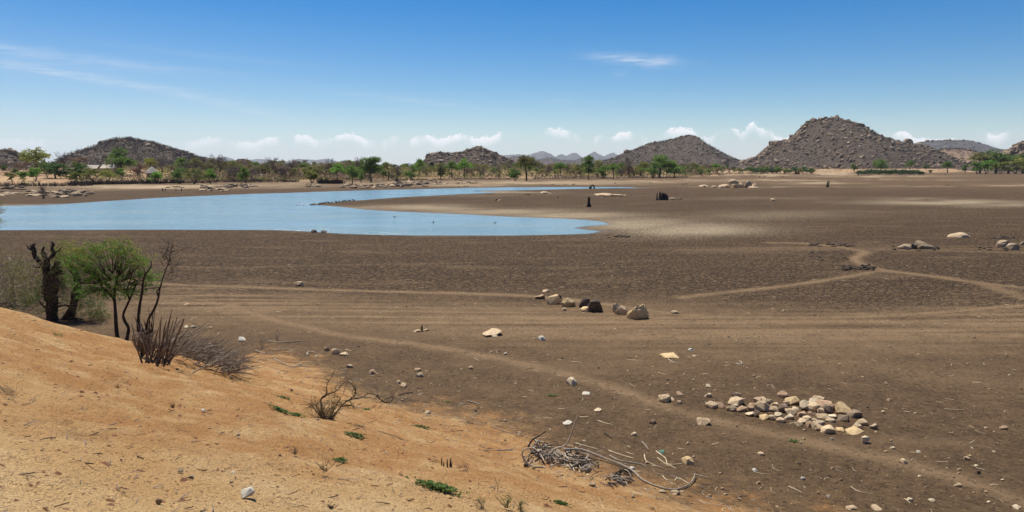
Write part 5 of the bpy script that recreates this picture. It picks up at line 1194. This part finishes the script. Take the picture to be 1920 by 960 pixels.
for k in range(150):
    px, py = rf.gauss(118, 18), rf.gauss(478, 14); p = lift(px, py, YS + rf.uniform(.1, .6)); wisp(tg, lg, p, Vector((rf.gauss(0, 1), rf.gauss(0, .5), rf.gauss(.4, .6))), rf.uniform(.15, .35), 4, rf, .040, .004, .03, 18, .2)
rel(e, lg.build('foliage', L_yellow))
def cloud(e, name, m, lobes, Y, leaf, dens, yj=.25, n=(6, 18), sp=.042):
    c = []; mb = MB()
    for cx, cy, rx, ry in lobes:
        for k in range(int(rx * ry / dens)):
            a = rf.uniform(0, 6.28); q = rf.random() ** .6; p = lift(cx + math.cos(a) * rx * q, cy + math.sin(a) * ry * q, Y + rf.gauss(0, yj))
            for _ in range(rf.randint(*n)): c.append(tuple(p + Vector((rf.gauss(0, sp), rf.gauss(0, sp), rf.gauss(0, sp * .8)))))
    mb.leaves(c, leaf, 0, nf, aspect=.4); rel(e, mb.build(name, m))
cloud(e, 'foliage', L_olive, [(40,500,26,26),(62,540,30,28),(30,560,34,20),(112,480,16,18),(120,545,18,22),(78,585,30,10),(20,520,20,30),(75,505,14,20)], YS + .05, .040, 5.5, .3, (5, 14))
cloud(e, 'foliage', L_green, [(112,500,20,26),(126,520,18,30),(150,545,16,22),(165,505,18,26),(112,545,14,26),(80,540,16,26),(55,560,24,18),(170,575,26,18),(190,590,20,12)], YS + .12, .048, 5, .3)
cloud(e, 'foliage', L_yellow, [(125,470,26,14),(150,475,26,16),(118,498,16,20),(160,492,20,18),(112,460,14,6)], YS + .15, .042, 5.5, .25)
cloud(e, 'foliage', L_olive, [(96,548,16,18),(88,520,14,12),(108,530,14,14),(92,575,12,8)], YS - .3, .038, 7, .1, (4, 11))
tg2 = MB()
for k in range(150): p = lift(rf.gauss(96, 16), rf.gauss(540, 20), YS - rf.uniform(.15, .4)); wisp(tg2, tg2, p, Vector((rf.gauss(0, 1), rf.gauss(0, .4), rf.gauss(.1, .6))), rf.uniform(.15, .4), 4, rf, 0, .005, .02, 0)
rel(e, tg2.build('twigs', M_brownstick))
cloud(e, 'foliage', L_olive, [(160,580,34,18),(185,595,22,10),(140,560,18,16)], YS - .1, .038, 6, .2, (5, 14))

# leafy green tree
pb = at(228, 643); YG = pb.y
e = tag(empty('green_tree', pb), 'small bright green leafy tree with thin dark stems on the crest of the orange bank', 'tree')
mb = MB(); limb(mb, [(223,648),(219,625),(217,600),(216,580),(214,562),(205,550),(195,542),(185,528),(176,510)], [4.6,3.8,3.2,2.8,2.5,2.2,1.8,1.4,.8], YG, 8, .08, rf, yj=.05)
limb(mb, [(214,562),(216,540),(222,515),(228,490),(226,470)], [2.2,1.8,1.5,1.1,.6], YG, 6, .05, rf, yj=.1)
rel(e, mb.build('trunk', M_dead))
mb = MB(); limb(mb, [(236,646),(239,630),(241,615),(234,602),(231,590),(237,575),(243,562),(250,545),(258,528)], [4,3.2,2.9,2.7,2.5,2.2,2,1.6,.8], YG + .1, 8, .08, rf, yj=.05)
limb(mb, [(243,562),(238,545),(244,525),(250,505)], [1.8,1.4,1,.6], YG, 6, .05, rf, yj=.1)
rel(e, mb.build('trunk', M_dead))
cr = MB(); twg = MB(); lob = [(180,548,26,12),(215,552,26,12),(255,550,24,12),(288,530,16,12),(300,515,8,8),(128,486,16,14),(136,520,16,20),(150,548,14,16),(148,492,24,18),(170,545,20,14),(172,470,30,15),(205,470,34,17),(238,480,26,16),(195,505,34,22),(248,507,26,18),(178,520,26,18),(228,528,30,16),(274,524,24,13),(196,540,22,11),(262,490,18,10),(158,508,26,18),(225,463,30,12),(262,500,22,20),(212,545,30,12),(243,545,20,10),(285,520,12,8)]
cc = []
for cx, cy, rx, ry in lob:
    for k in range(int(rx * ry / 8)):
        a = rf.uniform(0, 6.28); q = rf.random() ** .5; p = lift(cx + math.cos(a) * rx * q, cy + math.sin(a) * ry * q, YG + rf.gauss(0, .26))
        n_ = rf.randint(6, 20)
        for _ in range(n_): cc.append(tuple(p + Vector((rf.gauss(0, .042), rf.gauss(0, .045), rf.gauss(0, .032)))))
        if k % 2 == 0: s_ = lift(215 + (cx - 215) * .4, 540 + (cy - 540) * .35, YG); twg.tube([s_, s_.lerp(p, .55) + Vector((rf.gauss(0, .03), 0, .03)), p], [.006, .004, .002], 3, cap=False)
cr.leaves(cc, .046, 0, nf, aspect=.6); rel(e, cr.build('crown', L_bright)); rel(e, twg.build('twigs', M_dead))
tw, lf = MB(), MB()
for k in range(190):       # feathery sprays over the top and left
    px, py = rf.choice([(170, 470), (200, 462), (228, 458), (245, 476), (150, 485), (262, 490), (140, 470)]); p = lift(px + rf.gauss(0, 12), py + rf.gauss(0, 8), YG + rf.gauss(0, .25))
    wisp(tw, lf, p, Vector((rf.gauss(.2, 1), rf.gauss(0, .5), rf.gauss(.3, .5))), rf.uniform(.16, .38), 4, rf, .038, .004, .02, 20, .2)
rel(e, tw.build('twigs', M_brownstick)); rel(e, lf.build('sprays', L_yellow))

# pale dry shrub cut by the left edge, and the sprig in front of the water
pb = at(22, 578); YL = pb.y + .4
e = tag(empty('dry_shrub', pb), 'tangled straw coloured dry shrub at the left edge above the orange bank', 'shrub')
tw, lf = MB(), MB()
for k in range(26): limb(tw, [(rf.uniform(-20, 60), rf.uniform(560, 585)), (rf.uniform(-10, 60), rf.uniform(520, 560)), (rf.uniform(-10, 65), rf.uniform(470, 520))], [.9, .6, .25], YL, 4, .05, rf, yj=.3)
for k in range(420):
    p = lift(rf.uniform(-30, 75), rf.uniform(480, 583), YL + rf.uniform(-.1, .8)); wisp(tw, lf, p, Vector((rf.gauss(0, 1), rf.gauss(0, .5), rf.gauss(.2, .7))), rf.uniform(.12, .38), 4, rf, 0 if k % 2 else .03, .006, .02, 12)
rel(e, tw.build('branches', M_stick)); rel(e, lf.build('leaves', L_olive))
e = tag(empty('thorn_sprig', at(-30, 600)), 'feathery brown and green sprig entering at the left edge in front of the water', 'shrub')
tw, lf, lf2 = MB(), MB(), MB(); limb(tw, [(-40,600),(-30,520),(-22,450),(-14,400)], [2,1.6,1.2,.8], 9, 5, .05, rf)
for k in range(60):
    p = lift(rf.uniform(-20, 0), rf.choice([rf.uniform(385, 402), rf.uniform(412, 428), rf.uniform(455, 480)]), 9 + rf.uniform(-.2, .2)); wisp(tw, lf if k % 2 else lf2, p, Vector((1, rf.gauss(0, .3), rf.gauss(.1, .4))), rf.uniform(.05, .14), 4, rf, .010, .0015, .02, 12)
rel(e, tw.build('branches', M_brownstick)); rel(e, lf.build('leaves', L_olive)); rel(e, lf2.build('leaves', L_green))

# leafless many stemmed shrub
pb = at(268, 668); YB = pb.y + .1
e = tag(empty('leafless_shrub', pb), 'leafless many stemmed shrub with tall thin dark stems beside the green tree', 'shrub')
mb = MB()
limb(mb, [(268,668),(262,640),(259,610),(261,580),(266,550),(270,520),(283,500),(283,490)], [3.6,3.2,3,2.8,2.3,1.8,1.4,.9], YB, 7, .06, rf, yj=.05)
limb(mb, [(270,520),(272,508),(266,500)], [1.2,.8,.4], YB, 5)
limb(mb, [(272,660),(273,630),(278,600),(290,578),(297,558),(300,540),(306,520),(314,498),(320,478),(325,452)], [3.2,2.8,2.5,2.2,1.9,1.5,1.1,.8,.5,.3], YB, 7, .06, rf, yj=.05)
limb(mb, [(297,556),(294,546),(300,540),(290,540),(270,542)], [1.6,1.3,1.2,1,.6], YB, 5, .05, rf)
for k in range(34):
    x0 = rf.uniform(300, 324); y0 = rf.uniform(455, 530); limb(mb, [(x0, y0), (x0 + rf.gauss(4, 8), y0 - rf.uniform(5, 18)), (x0 + rf.gauss(8, 14), y0 - rf.uniform(12, 36))], [.45, .3, .15], YB, 3, 0, rf, yj=.1)
for k in range(16):
    x0 = rf.uniform(262, 285); limb(mb, [(272, 664), (x0, rf.uniform(620, 640)), (x0 + rf.gauss(-2, 9), rf.uniform(575, 615))], [1.4, 1.1, .4], YB, 4, .05, rf, yj=.1)
rel(e, mb.build('stems', M_dead))
pb = at(288, 684); YB2 = pb.y + .1
e = tag(empty('cut_shrub', pb), 'fan of straight grey brown cut stems in front of the leafless shrub', 'shrub'); mb = MB()
for (tx, ty) in [(322,580),(320,590),(303,592),(312,600),(333,592),(346,598),(345,597),(262,590),(255,600),(247,605),(278,600),(298,612),(330,612),(318,625),(340,630),(290,620),(355,615),(360,625),(270,618),(308,610),(325,600),(349,640),(300,600),(283,628)]:
    bx = 285 + (tx - 290) * .35 + rf.uniform(-10, 10); limb(mb, [(bx, 684 + rf.uniform(-6, 4)), ((bx + tx) / 2 + rf.uniform(-3, 3), (684 + ty) / 2), (tx, ty)], [1.9, 1.4, .6], YB2, 5, .05, rf, yj=.12)
for k in range(70):
    bx = rf.uniform(255, 320); by = 655 + (bx - 255) * .42 + rf.uniform(-8, 6); limb(mb, [(bx, by), (bx + rf.gauss(0, 8), by - rf.uniform(8, 22)), (bx + rf.gauss(0, 16), by - rf.uniform(14, 44))], [1.2, .9, .4], YB2 + .1, 4, .05, rf, yj=.15)
rel(e, mb.build('stems', M_brownstick))
# heap of dead brush
p0 = at(370, 690); e = tag(empty('brush_heap', p0), 'heap of dead grey brown branches lying on the bank right of the cut stems', 'dead brush'); mb, m2 = MB(), MB()
for k in range(420):
    f = rf.random(); px = 305 + f * 130; ybot = 668 + f * 40; pg = at(px, ybot + rf.uniform(-26 + f * 10, 4)); hz = rf.random() ** 1.4 * .42 * (1 - f * .6)
    a = pg + Vector((0, 0, hz + .02)); th = rf.gauss(.35, .6); L = rf.uniform(.25, .8)
    d = Vector((math.cos(th), math.sin(th) * .8, rf.gauss(.10, .22) + (.35 if rf.random() < .15 else 0))); mid_ = a + d * L * .5 + Vector((rf.gauss(0, .04), rf.gauss(0, .04), rf.gauss(.03, .03))); end = a + d * L + Vector((0, rf.gauss(0, .05), rf.gauss(-.03, .05)))
    for q in (mid_, end): q.z = max(q.z, gz(q.x, q.y) + .01)
    R = rf.uniform(.006, .014); (mb if k % 3 else m2).tube([a, mid_, end], [R, R * .8, R * .35], 5, cap=False)
    if k % 2 == 0: (mb if k % 3 else m2).tube([mid_, mid_ + Vector((rf.gauss(.1, .1), rf.gauss(0, .1), rf.uniform(0, .16)))], [R * .6, R * .25], 3, cap=False)
for (x0, y0, x1, y1) in [(330,640,402,608),(350,655,430,618),(345,630,393,600),(380,660,438,640),(360,700,420,672),(318,640,360,615),(400,650,446,676),(330,610,346,597)]:
    a = at(x0, y0 + 20); limb(m2, [(x0, y0), ((x0 + x1) / 2, (y0 + y1) / 2 + rf.uniform(-3, 3)), (x1, y1)], [1.5, 1.2, .5], a.y, 5, .05, rf)
rel(e, mb.build('branches', M_brownstick)); rel(e, m2.build('branches', M_stick))

# olive thorn shrub on the sand
pb = at(618, 789); YT = pb.y
e = tag(empty('thorn_shrub', pb), 'spreading thin olive thorn shrub on the orange sand edge', 'shrub'); mb, tw, lf = MB(), MB(), MB()
arms = [[(615,790),(604,770),(602,748),(612,738),(613,722),(622,706),(628,692)],[(602,748),(618,738),(631,733),(645,718),(655,709)],[(622,785),(640,762),(655,750),(680,745),(690,738),(710,742),(728,748),(745,728)],[(655,750),(667,738),(662,722),(650,716)],[(610,788),(590,768),(582,756)],[(618,788),(628,764),(640,745)],[(640,762),(660,760),(664,768)],[(706,742),(722,755),(733,752),(742,742)]]
for a_ in arms: limb(mb, a_, [1.5 - 1.1 * i / (len(a_) - 1) for i in range(len(a_))], YT, 5, .05, rf, yj=.04)
for k in range(230):
    a_ = rf.choice(arms); i = rf.randrange(len(a_) - 1); t = rf.random(); px = a_[i][0] * (1 - t) + a_[i + 1][0] * t; py = a_[i][1] * (1 - t) + a_[i + 1][1] * t
    wisp(tw, lf, lift(px, py, YT + rf.gauss(0, .05)), Vector((rf.gauss(0, 1), rf.gauss(0, .6), rf.gauss(.3, .7))), rf.uniform(.08, .26), 4, rf, .014, .0028, .01, 12, .3)
for k in range(60): wisp(tw, lf, lift(610 + rf.gauss(0, 9), 785, YT + rf.gauss(0, .05)), Vector((rf.gauss(0, .7), rf.gauss(0, .6), 1)), rf.uniform(.25, .5), 5, rf, .015, .003, .0, 12, .3)
rel(e, mb.build('branches', M_dead)); rel(e, tw.build('twigs', M_brownstick)); rel(e, lf.build('leaves', L_olive))

def rosette(px, py, wpx, hpx, n, m, label, leaf=.05, name='low_plant', pts=None):
    p = at(px, py); s = p.y / F; mb = MB(); c = []
    for _ in range(n):
        x = p.x + rf.gauss(0, wpx * .25) * s; y = p.y + rf.gauss(0, .5 * wpx * .25) * s; z = gz(x, y); k = rf.uniform(.2, 1) * hpx * s
        a = rf.uniform(0, 6.28); L = leaf * rf.uniform(.7, 1.5); d = Vector((math.cos(a), math.sin(a), 0)); u = Vector((-d.y, d.x, 0)) * L * .28
        b0 = Vector((x, y, z + k * .3)); b1 = b0 + d * L * .5 + Vector((0, 0, L * .35)); b2 = b0 + d * L + Vector((0, 0, L * rf.uniform(-.1, .4)))
        j = Vector((0, 0, .008))
        mb.add([b0, b1 + u + j, b1 - u + j, b2, b1], [(0, 4, 1), (0, 2, 4), (1, 4, 3), (4, 2, 3)])
    o = mb.build(name, m, loc=tuple(p)); tag(o, label, 'plant')
rosette(822, 922, 70, 30, 420, L_green, 'largest leafy bright green ground plant on the sand near the bottom', .05)
rosette(527, 776, 30, 10, 120, L_dark, 'left half of the dark green plant pair left of the thorn shrub', .05)
rosette(554, 783, 24, 9, 90, L_dark, 'right half of the dark green plant pair left of the thorn shrub', .05)
rosette(531, 751, 20, 5, 40, L_dark, 'small dark ground plant above the dark green pair', .045)
rosette(666, 826, 30, 10, 70, L_dark, 'dark green sprawling plant below the thorn shrub', .05)
rosette(790, 799, 28, 7, 60, L_dark, 'flat green plant beside the dark bed edge', .05)
rosette(686, 768, 18, 6, 40, L_green, 'small green plant under the right arm of the thorn shrub', .045)
rosette(638, 864, 24, 9, 60, L_dark, 'wilted dark plant above the small dry twig', .045)
rosette(1052, 957, 26, 8, 90, L_dark, 'dark green plant at the bottom edge right of the weeds', .04)
rosette(838, 757, 16, 6, 36, L_olive, 'faint green tuft on the dark bed edge', .04)
rosette(1035, 745, 16, 6, 34, L_green, 'little green tuft on the dark bed above the driftwood', .05)
rosette(1489, 832, 16, 5, 34, L_dark, 'little green tuft on the lower footpath below the stone pile', .05)
rosette(108, 630, 22, 6, 40, L_olive, 'small olive tuft on the orange crest under the gnarled tree', .04)
def twigplant(px, py, hpx, n, m, label, leafy=None, wid=.5, name='dry_twig_plant', lw=.002):
    p = at(px, py); s = p.y / F; mb, lf = MB(), MB()
    e = tag(empty(name, p), label, 'plant')
    for _ in range(n):
        pts = wisp(mb, lf, p + Vector((rf.gauss(0, .01), rf.gauss(0, .01), 0)), Vector((rf.gauss(0, wid), rf.gauss(0, wid * .7), 1)), hpx * s * rf.uniform(.5, 1.1), 5, rf, .012 if leafy else 0, lw, .0, 12, .2)
        for _ in range(2): wisp(mb, lf, pts[rf.randint(1, 3)], Vector((rf.gauss(0, .8), rf.gauss(0, .8), .7)), hpx * s * .4, 3, rf, .012 if leafy else 0, lw * .7, .0, 8, .2)
    rel(e, mb.build('stems', m))
    if leafy: rel(e, lf.build('leaves', leafy))
twigplant(612, 890, 34, 9, M_dead, 'small leafless dark twig plant left of centre on the sand', wid=.7)
twigplant(870, 893, 30, 22, simple('rust_twig', [(.20,.10,.06), (.3,.17,.1)], 5), 'rust brown dry tuft right of the charred stump', wid=.8)
twigplant(933, 933, 44, 4, M_dead, 'single upright bare seedling near the bottom', wid=.2)
twigplant(950, 958, 34, 12, M_brownstick, 'tallest green weed at the bottom edge', L_green, .5)
twigplant(905, 960, 26, 8, M_brownstick, 'thin green weed left of the tallest weed, bottom edge', L_olive, .5)
twigplant(975, 962, 26, 7, M_brownstick, 'green weed right of the tallest weed, bottom edge', L_green, .5)
twigplant(555, 858, 20, 12, M_brownstick, 'small purplish dry tuft on the sand left of the dark twig plant', wid=.8)
twigplant(530, 838, 20, 3, M_stick, 'short grey dead stalk on the sand', wid=.3)
twigplant(622, 962, 16, 14, M_dead, 'dark dry tuft cut by the bottom edge', wid=.8)
twigplant(1320, 888, 28, 2, M_brownstick, 'thin dry stalk standing right of the driftwood', wid=.1)
twigplant(445, 700, 40, 3, M_brownstick, 'thin bent dry stalk at the right end of the brush heap', wid=.3)
twigplant(492, 655, 36, 14, M_stick, 'pale dry weeds on the bed edge right of the brush heap', wid=.5)
twigplant(520, 640, 26, 10, M_stick, 'second patch of pale dry weeds right of the brush heap', wid=.5)
twigplant(1625, 745, 18, 4, M_straw, 'dry straw stalks above the stone pile right end', wid=.8)
twigplant(325, 770, 14, 10, M_dead, 'little dark tuft on the orange slope', wid=.8)
twigplant(222, 733, 12, 7, M_dead, 'little dark twig on the orange slope, left one', wid=.9)
twigplant(848, 700, 24, 3, M_stick, 'pale bare twig standing on the dark bed', wid=.4)
stump_prongs(838, 884, [(-9, 24, 4, -1), (-6, 14, 5, 0), (0, 20, 5, 1), (5, 22, 5, 3), (8, 12, 4, 1)], 'small charred stump with jagged prongs on the sand', 'charred_stump')
stump_prongs(76, 622, [(0, 3, 5, 0)], 'tiny root stub on the orange crest', 'charred_stump')

# driftwood
def drift(pts, rpx, m, label, group='thin driftwood sticks', base=None, name='dead_branch', sides=7):
    """pts: (px, py, height above ground m)"""
    out = []
    for q in pts:
        if base is None: g_ = at(q[0], q[1]); g_.z = gz(g_.x, g_.y) + (q[2] if len(q) > 2 else 0) + rpx / F * g_.y * .7; out.append(g_)
        else: out.append(lift(q[0], q[1], base))
    Y = out[0].y; P3, R3 = [], []; n = len(out)
    for i in range(n - 1):
        p0, p1, p2, p3 = out[max(i - 1, 0)], out[i], out[i + 1], out[min(i + 2, n - 1)]
        for k in range(4):
            t = k / 4; P3.append(.5 * (2 * p1 + (p2 - p0) * t + (2 * p0 - 5 * p1 + 4 * p2 - p3) * t * t + (3 * p1 - p0 - 3 * p2 + p3) * t ** 3)); R3.append(.82 * rpx / F * Y * (1 - .55 * (i + t) / n) * rf.uniform(.78, 1.22))
    P3.append(out[-1]); R3.append(rpx / F * Y * .35)
    mb = MB(); mb.tube(P3, R3, sides); o = mb.build(name, m, loc=tuple(out[0])); return tag(o, label, 'branch', group)
bd = at(1030, 868).y
drift([(1020,868),(1030,852),(1042,841),(1058,836),(1066,826),(1073,808),(1083,780)], 2.8, M_stick, 'forked grey branch rising highest from the driftwood tangle', None, base=bd)
drift([(1022,876),(1000,874),(986,866),(979,852),(984,842),(998,840),(1008,846)], 2.6, M_stick, 'hooked grey branch curling round the left end of the tangle', None, base=at(1000, 878).y)
drift([(1058,858,.10),(1090,857,.10),(1130,868,.05),(1180,886,0.02),(1205,905,0),(1240,920,0),(1268,923,0),(1295,913,.02),(1303,899,.06)][::-1][::-1], 3.0, M_stick, 'longest grey curved branch sweeping right from the tangle', None)
drift([(1028,857,.05),(1060,861,.05),(1095,877,.02),(1112,886,0)], 2.2, M_stick, 'straight grey branch crossing the front of the tangle', None)
drift([(962,845),(935,845),(908,845)], 1.6, M_stick, 'straight thin stick pointing left from the tangle', None)
drift([(1078,835),(1100,840),(1122,846)], 1.3, M_straw, 'pale bent stick right behind the tangle', None)
drift([(1140,848),(1165,857),(1188,864)], 1.3, M_straw, 'pale straight stick above the long curved branch', None)
drift([(1143,858),(1160,868),(1185,872),(1203,875),(1211,879)], 1.8, M_stick, 'knobbed stick parallel to the pale straight one', None)
drift([(1208,857),(1211,867),(1222,873),(1230,878)], 1.4, M_straw, 'pale hook shaped twig right of the knobbed stick', None)
drift([(1108,922),(1118,917),(1140,917),(1160,918)], 1.4, M_stick, 'low straight stick in front of the tangle', None)
drift([(990,838),(998,825),(1010,818),(1024,808)], 2.4, M_dead, 'dark broken branch sticking up at the left of the tangle', None, base=bd)
drift([(1017,845),(1017,835),(1026,820),(1036,807)], 1.3, M_stick, 'thin pale twig standing up left in the tangle', None, base=bd)
drift([(1230,850),(1240,858),(1248,864),(1251,873),(1262,875),(1286,872)], 1.4, M_straw, 'forked pale twig running to the orange tan stone', None)
drift([(1232,862),(1244,870),(1256,878)], 1.2, M_straw, 'short pale twig crossing the forked one', None)
drift([(1204,833),(1210,840),(1216,848)], 2.0, M_stick, 'short thick grey splinter above the hook shaped twig', None)
drift([(1242,896),(1250,903),(1262,905)], 1.2, M_straw, 'thin curved straw right of the tangle', None)
drift([(1300,892),(1315,896),(1330,900)], 1.2, M_stick, 'thin stick right of the curved straw', None)
drift([(1265,906),(1270,900),(1280,905),(1290,911)], 1.6, M_straw, 'curled pale twig under the end of the longest branch', None)
drift([(876,755),(888,758),(900,763)], 1.6, M_stick, 'short grey stick on the dark bed behind the sand edge', None)
drift([(748,744),(760,741),(775,740)], 1.6, M_dead, 'short dark stick at the sand edge right of the thorn shrub', None)
drift([(921,802),(935,808),(950,814),(978,819)], 1.2, M_stick, 'long thin twig behind the straight left stick', None)
drift([(1120,792),(1135,797),(1148,800)], 1.1, M_straw, 'thin pale twig between tangle and footpath, upper', None)
drift([(1133,816),(1140,820),(1146,826)], 1.6, M_dead, 'short dark curved twig behind the tangle', None)
drift([(515,677),(532,685),(550,693),(566,686)], 1.5, M_stick, 'bent grey branch at the corner of sand and dark bed, left', None)
drift([(545,692),(563,690),(582,692)], 1.3, M_stick, 'grey stick touching the bent grey branch', None)
drift([(505,643),(535,645),(565,642)], 1.5, M_stick, 'grey stick lying on the dark bed left of the small stone group', None)
drift([(480,660),(495,665),(515,667)], 1.2, M_stick, 'grey stick at the right foot of the brush heap', None)
drift([(575,667),(580,662),(592,664)], 1.2, M_straw, 'pale twig beside the tiny white pebble', None)
drift([(1288,918),(1296,915)], 1.0, M_straw, 'short pale chip beside the longest branch end', None)
drift([(1393,790),(1393,791)], .1, M_straw, '', None) if False else None
drift([(1478,917),(1490,922),(1504,928)], 1.3, M_straw, 'pale straight stick below the stone pile', None)
drift([(1595,917),(1610,926),(1635,930)], .9, M_straw, 'thin curved straw near the bottom right', None)
drift([(1415,889),(1430,893),(1445,892)], .8, M_straw, 'faint thin straw below the stone pile', None)
drift([(1770,770),(1790,771),(1808,772)], .9, M_straw, 'thin pale straw on the right bed', None)
drift([(1290,659),(1296,660),(1302,660)], 1.3, M_white, 'short white stick above the yellowish slab', None)
drift([(1381,684),(1388,686),(1391,683),(1386,679)], 1.0, M_white, 'small bent white twig right of the yellowish slab', None)
drift([(1252,675),(1262,682),(1272,684)], .9, M_white, 'thin white twig under the yellowish slab', None)
for k in range(150):
    f = rf.random(); cx = 1000 + f * 110; cy = 850 + f * 32; a = rf.gauss(.25, .5); L = rf.uniform(5, 20) * rf.uniform(.6, 1.2); h0, h1 = rf.uniform(0, .12) * (1 - f * .6), rf.uniform(0, .14) * (1 - f * .6)
    cx += rf.gauss(0, 7); cy += rf.gauss(0, 7)
    dk = k % 3 == 0
    drift([(cx - math.cos(a) * L, cy - math.sin(a) * L, h0), (cx + rf.uniform(-3, 3), cy + rf.uniform(-3, 3), (h0 + h1) / 2 + .02), (cx + math.cos(a) * L, cy + math.sin(a) * L, h1)], rf.uniform(1.1, 2.3), M_dead if dk else rf.choice([M_stick, M_stick, M_brownstick]), 'thin dark twig inside the driftwood tangle' if dk else 'thin grey twig inside the driftwood tangle', 'dark twigs of the tangle' if dk else 'grey twigs of the tangle', name='twig', sides=4)
for k in range(40):
    cx, cy = rf.gauss(1160, 12), rf.gauss(905, 7); a = rf.uniform(-.6, 1.2); L = rf.uniform(5, 16)
    drift([(cx - math.cos(a) * L, cy - math.sin(a) * L * .6, rf.uniform(0, .06)), (cx, cy, rf.uniform(0, .09)), (cx + math.cos(a) * L, cy + math.sin(a) * L * .6, .0)], rf.uniform(1.1, 2.2), M_dead if k % 2 else M_stick, 'small twig in the dark heap under the long curved branch', 'twigs of the small dark heap', name='twig', sides=4)
for k in range(26):
    px, py = rf.gauss(1078, 14), rf.gauss(884, 6); rock(px, py, rf.uniform(5, 11), rf.uniform(3, 6), rf.choice([GD, PL, S]), 'small yellow tan stone heaped against the driftwood tangle', group='small stones under the tangle')

# ------------------------------------------------------------------ haze
def haze():
    m = bpy.data.materials.new('haze'); m.use_nodes = True; g = NT(m.node_tree); out = g.n('ShaderNodeOutputMaterial'); v = g.n('ShaderNodeVolumePrincipled')
    v.inputs['Color'].default_value = (.72, .84, 1.0, 1); v.inputs['Density'].default_value = HAZE; v.inputs['Anisotropy'].default_value = .2
    g.t.links.new(v.outputs[0], out.inputs['Volume'])
    mb = MB(); box(mb, -14800, 14800, -14800, 14800, -6, 420); o = mb.build('haze', m); tag(o, kind='stuff')
HAZE = 4e-5
haze()
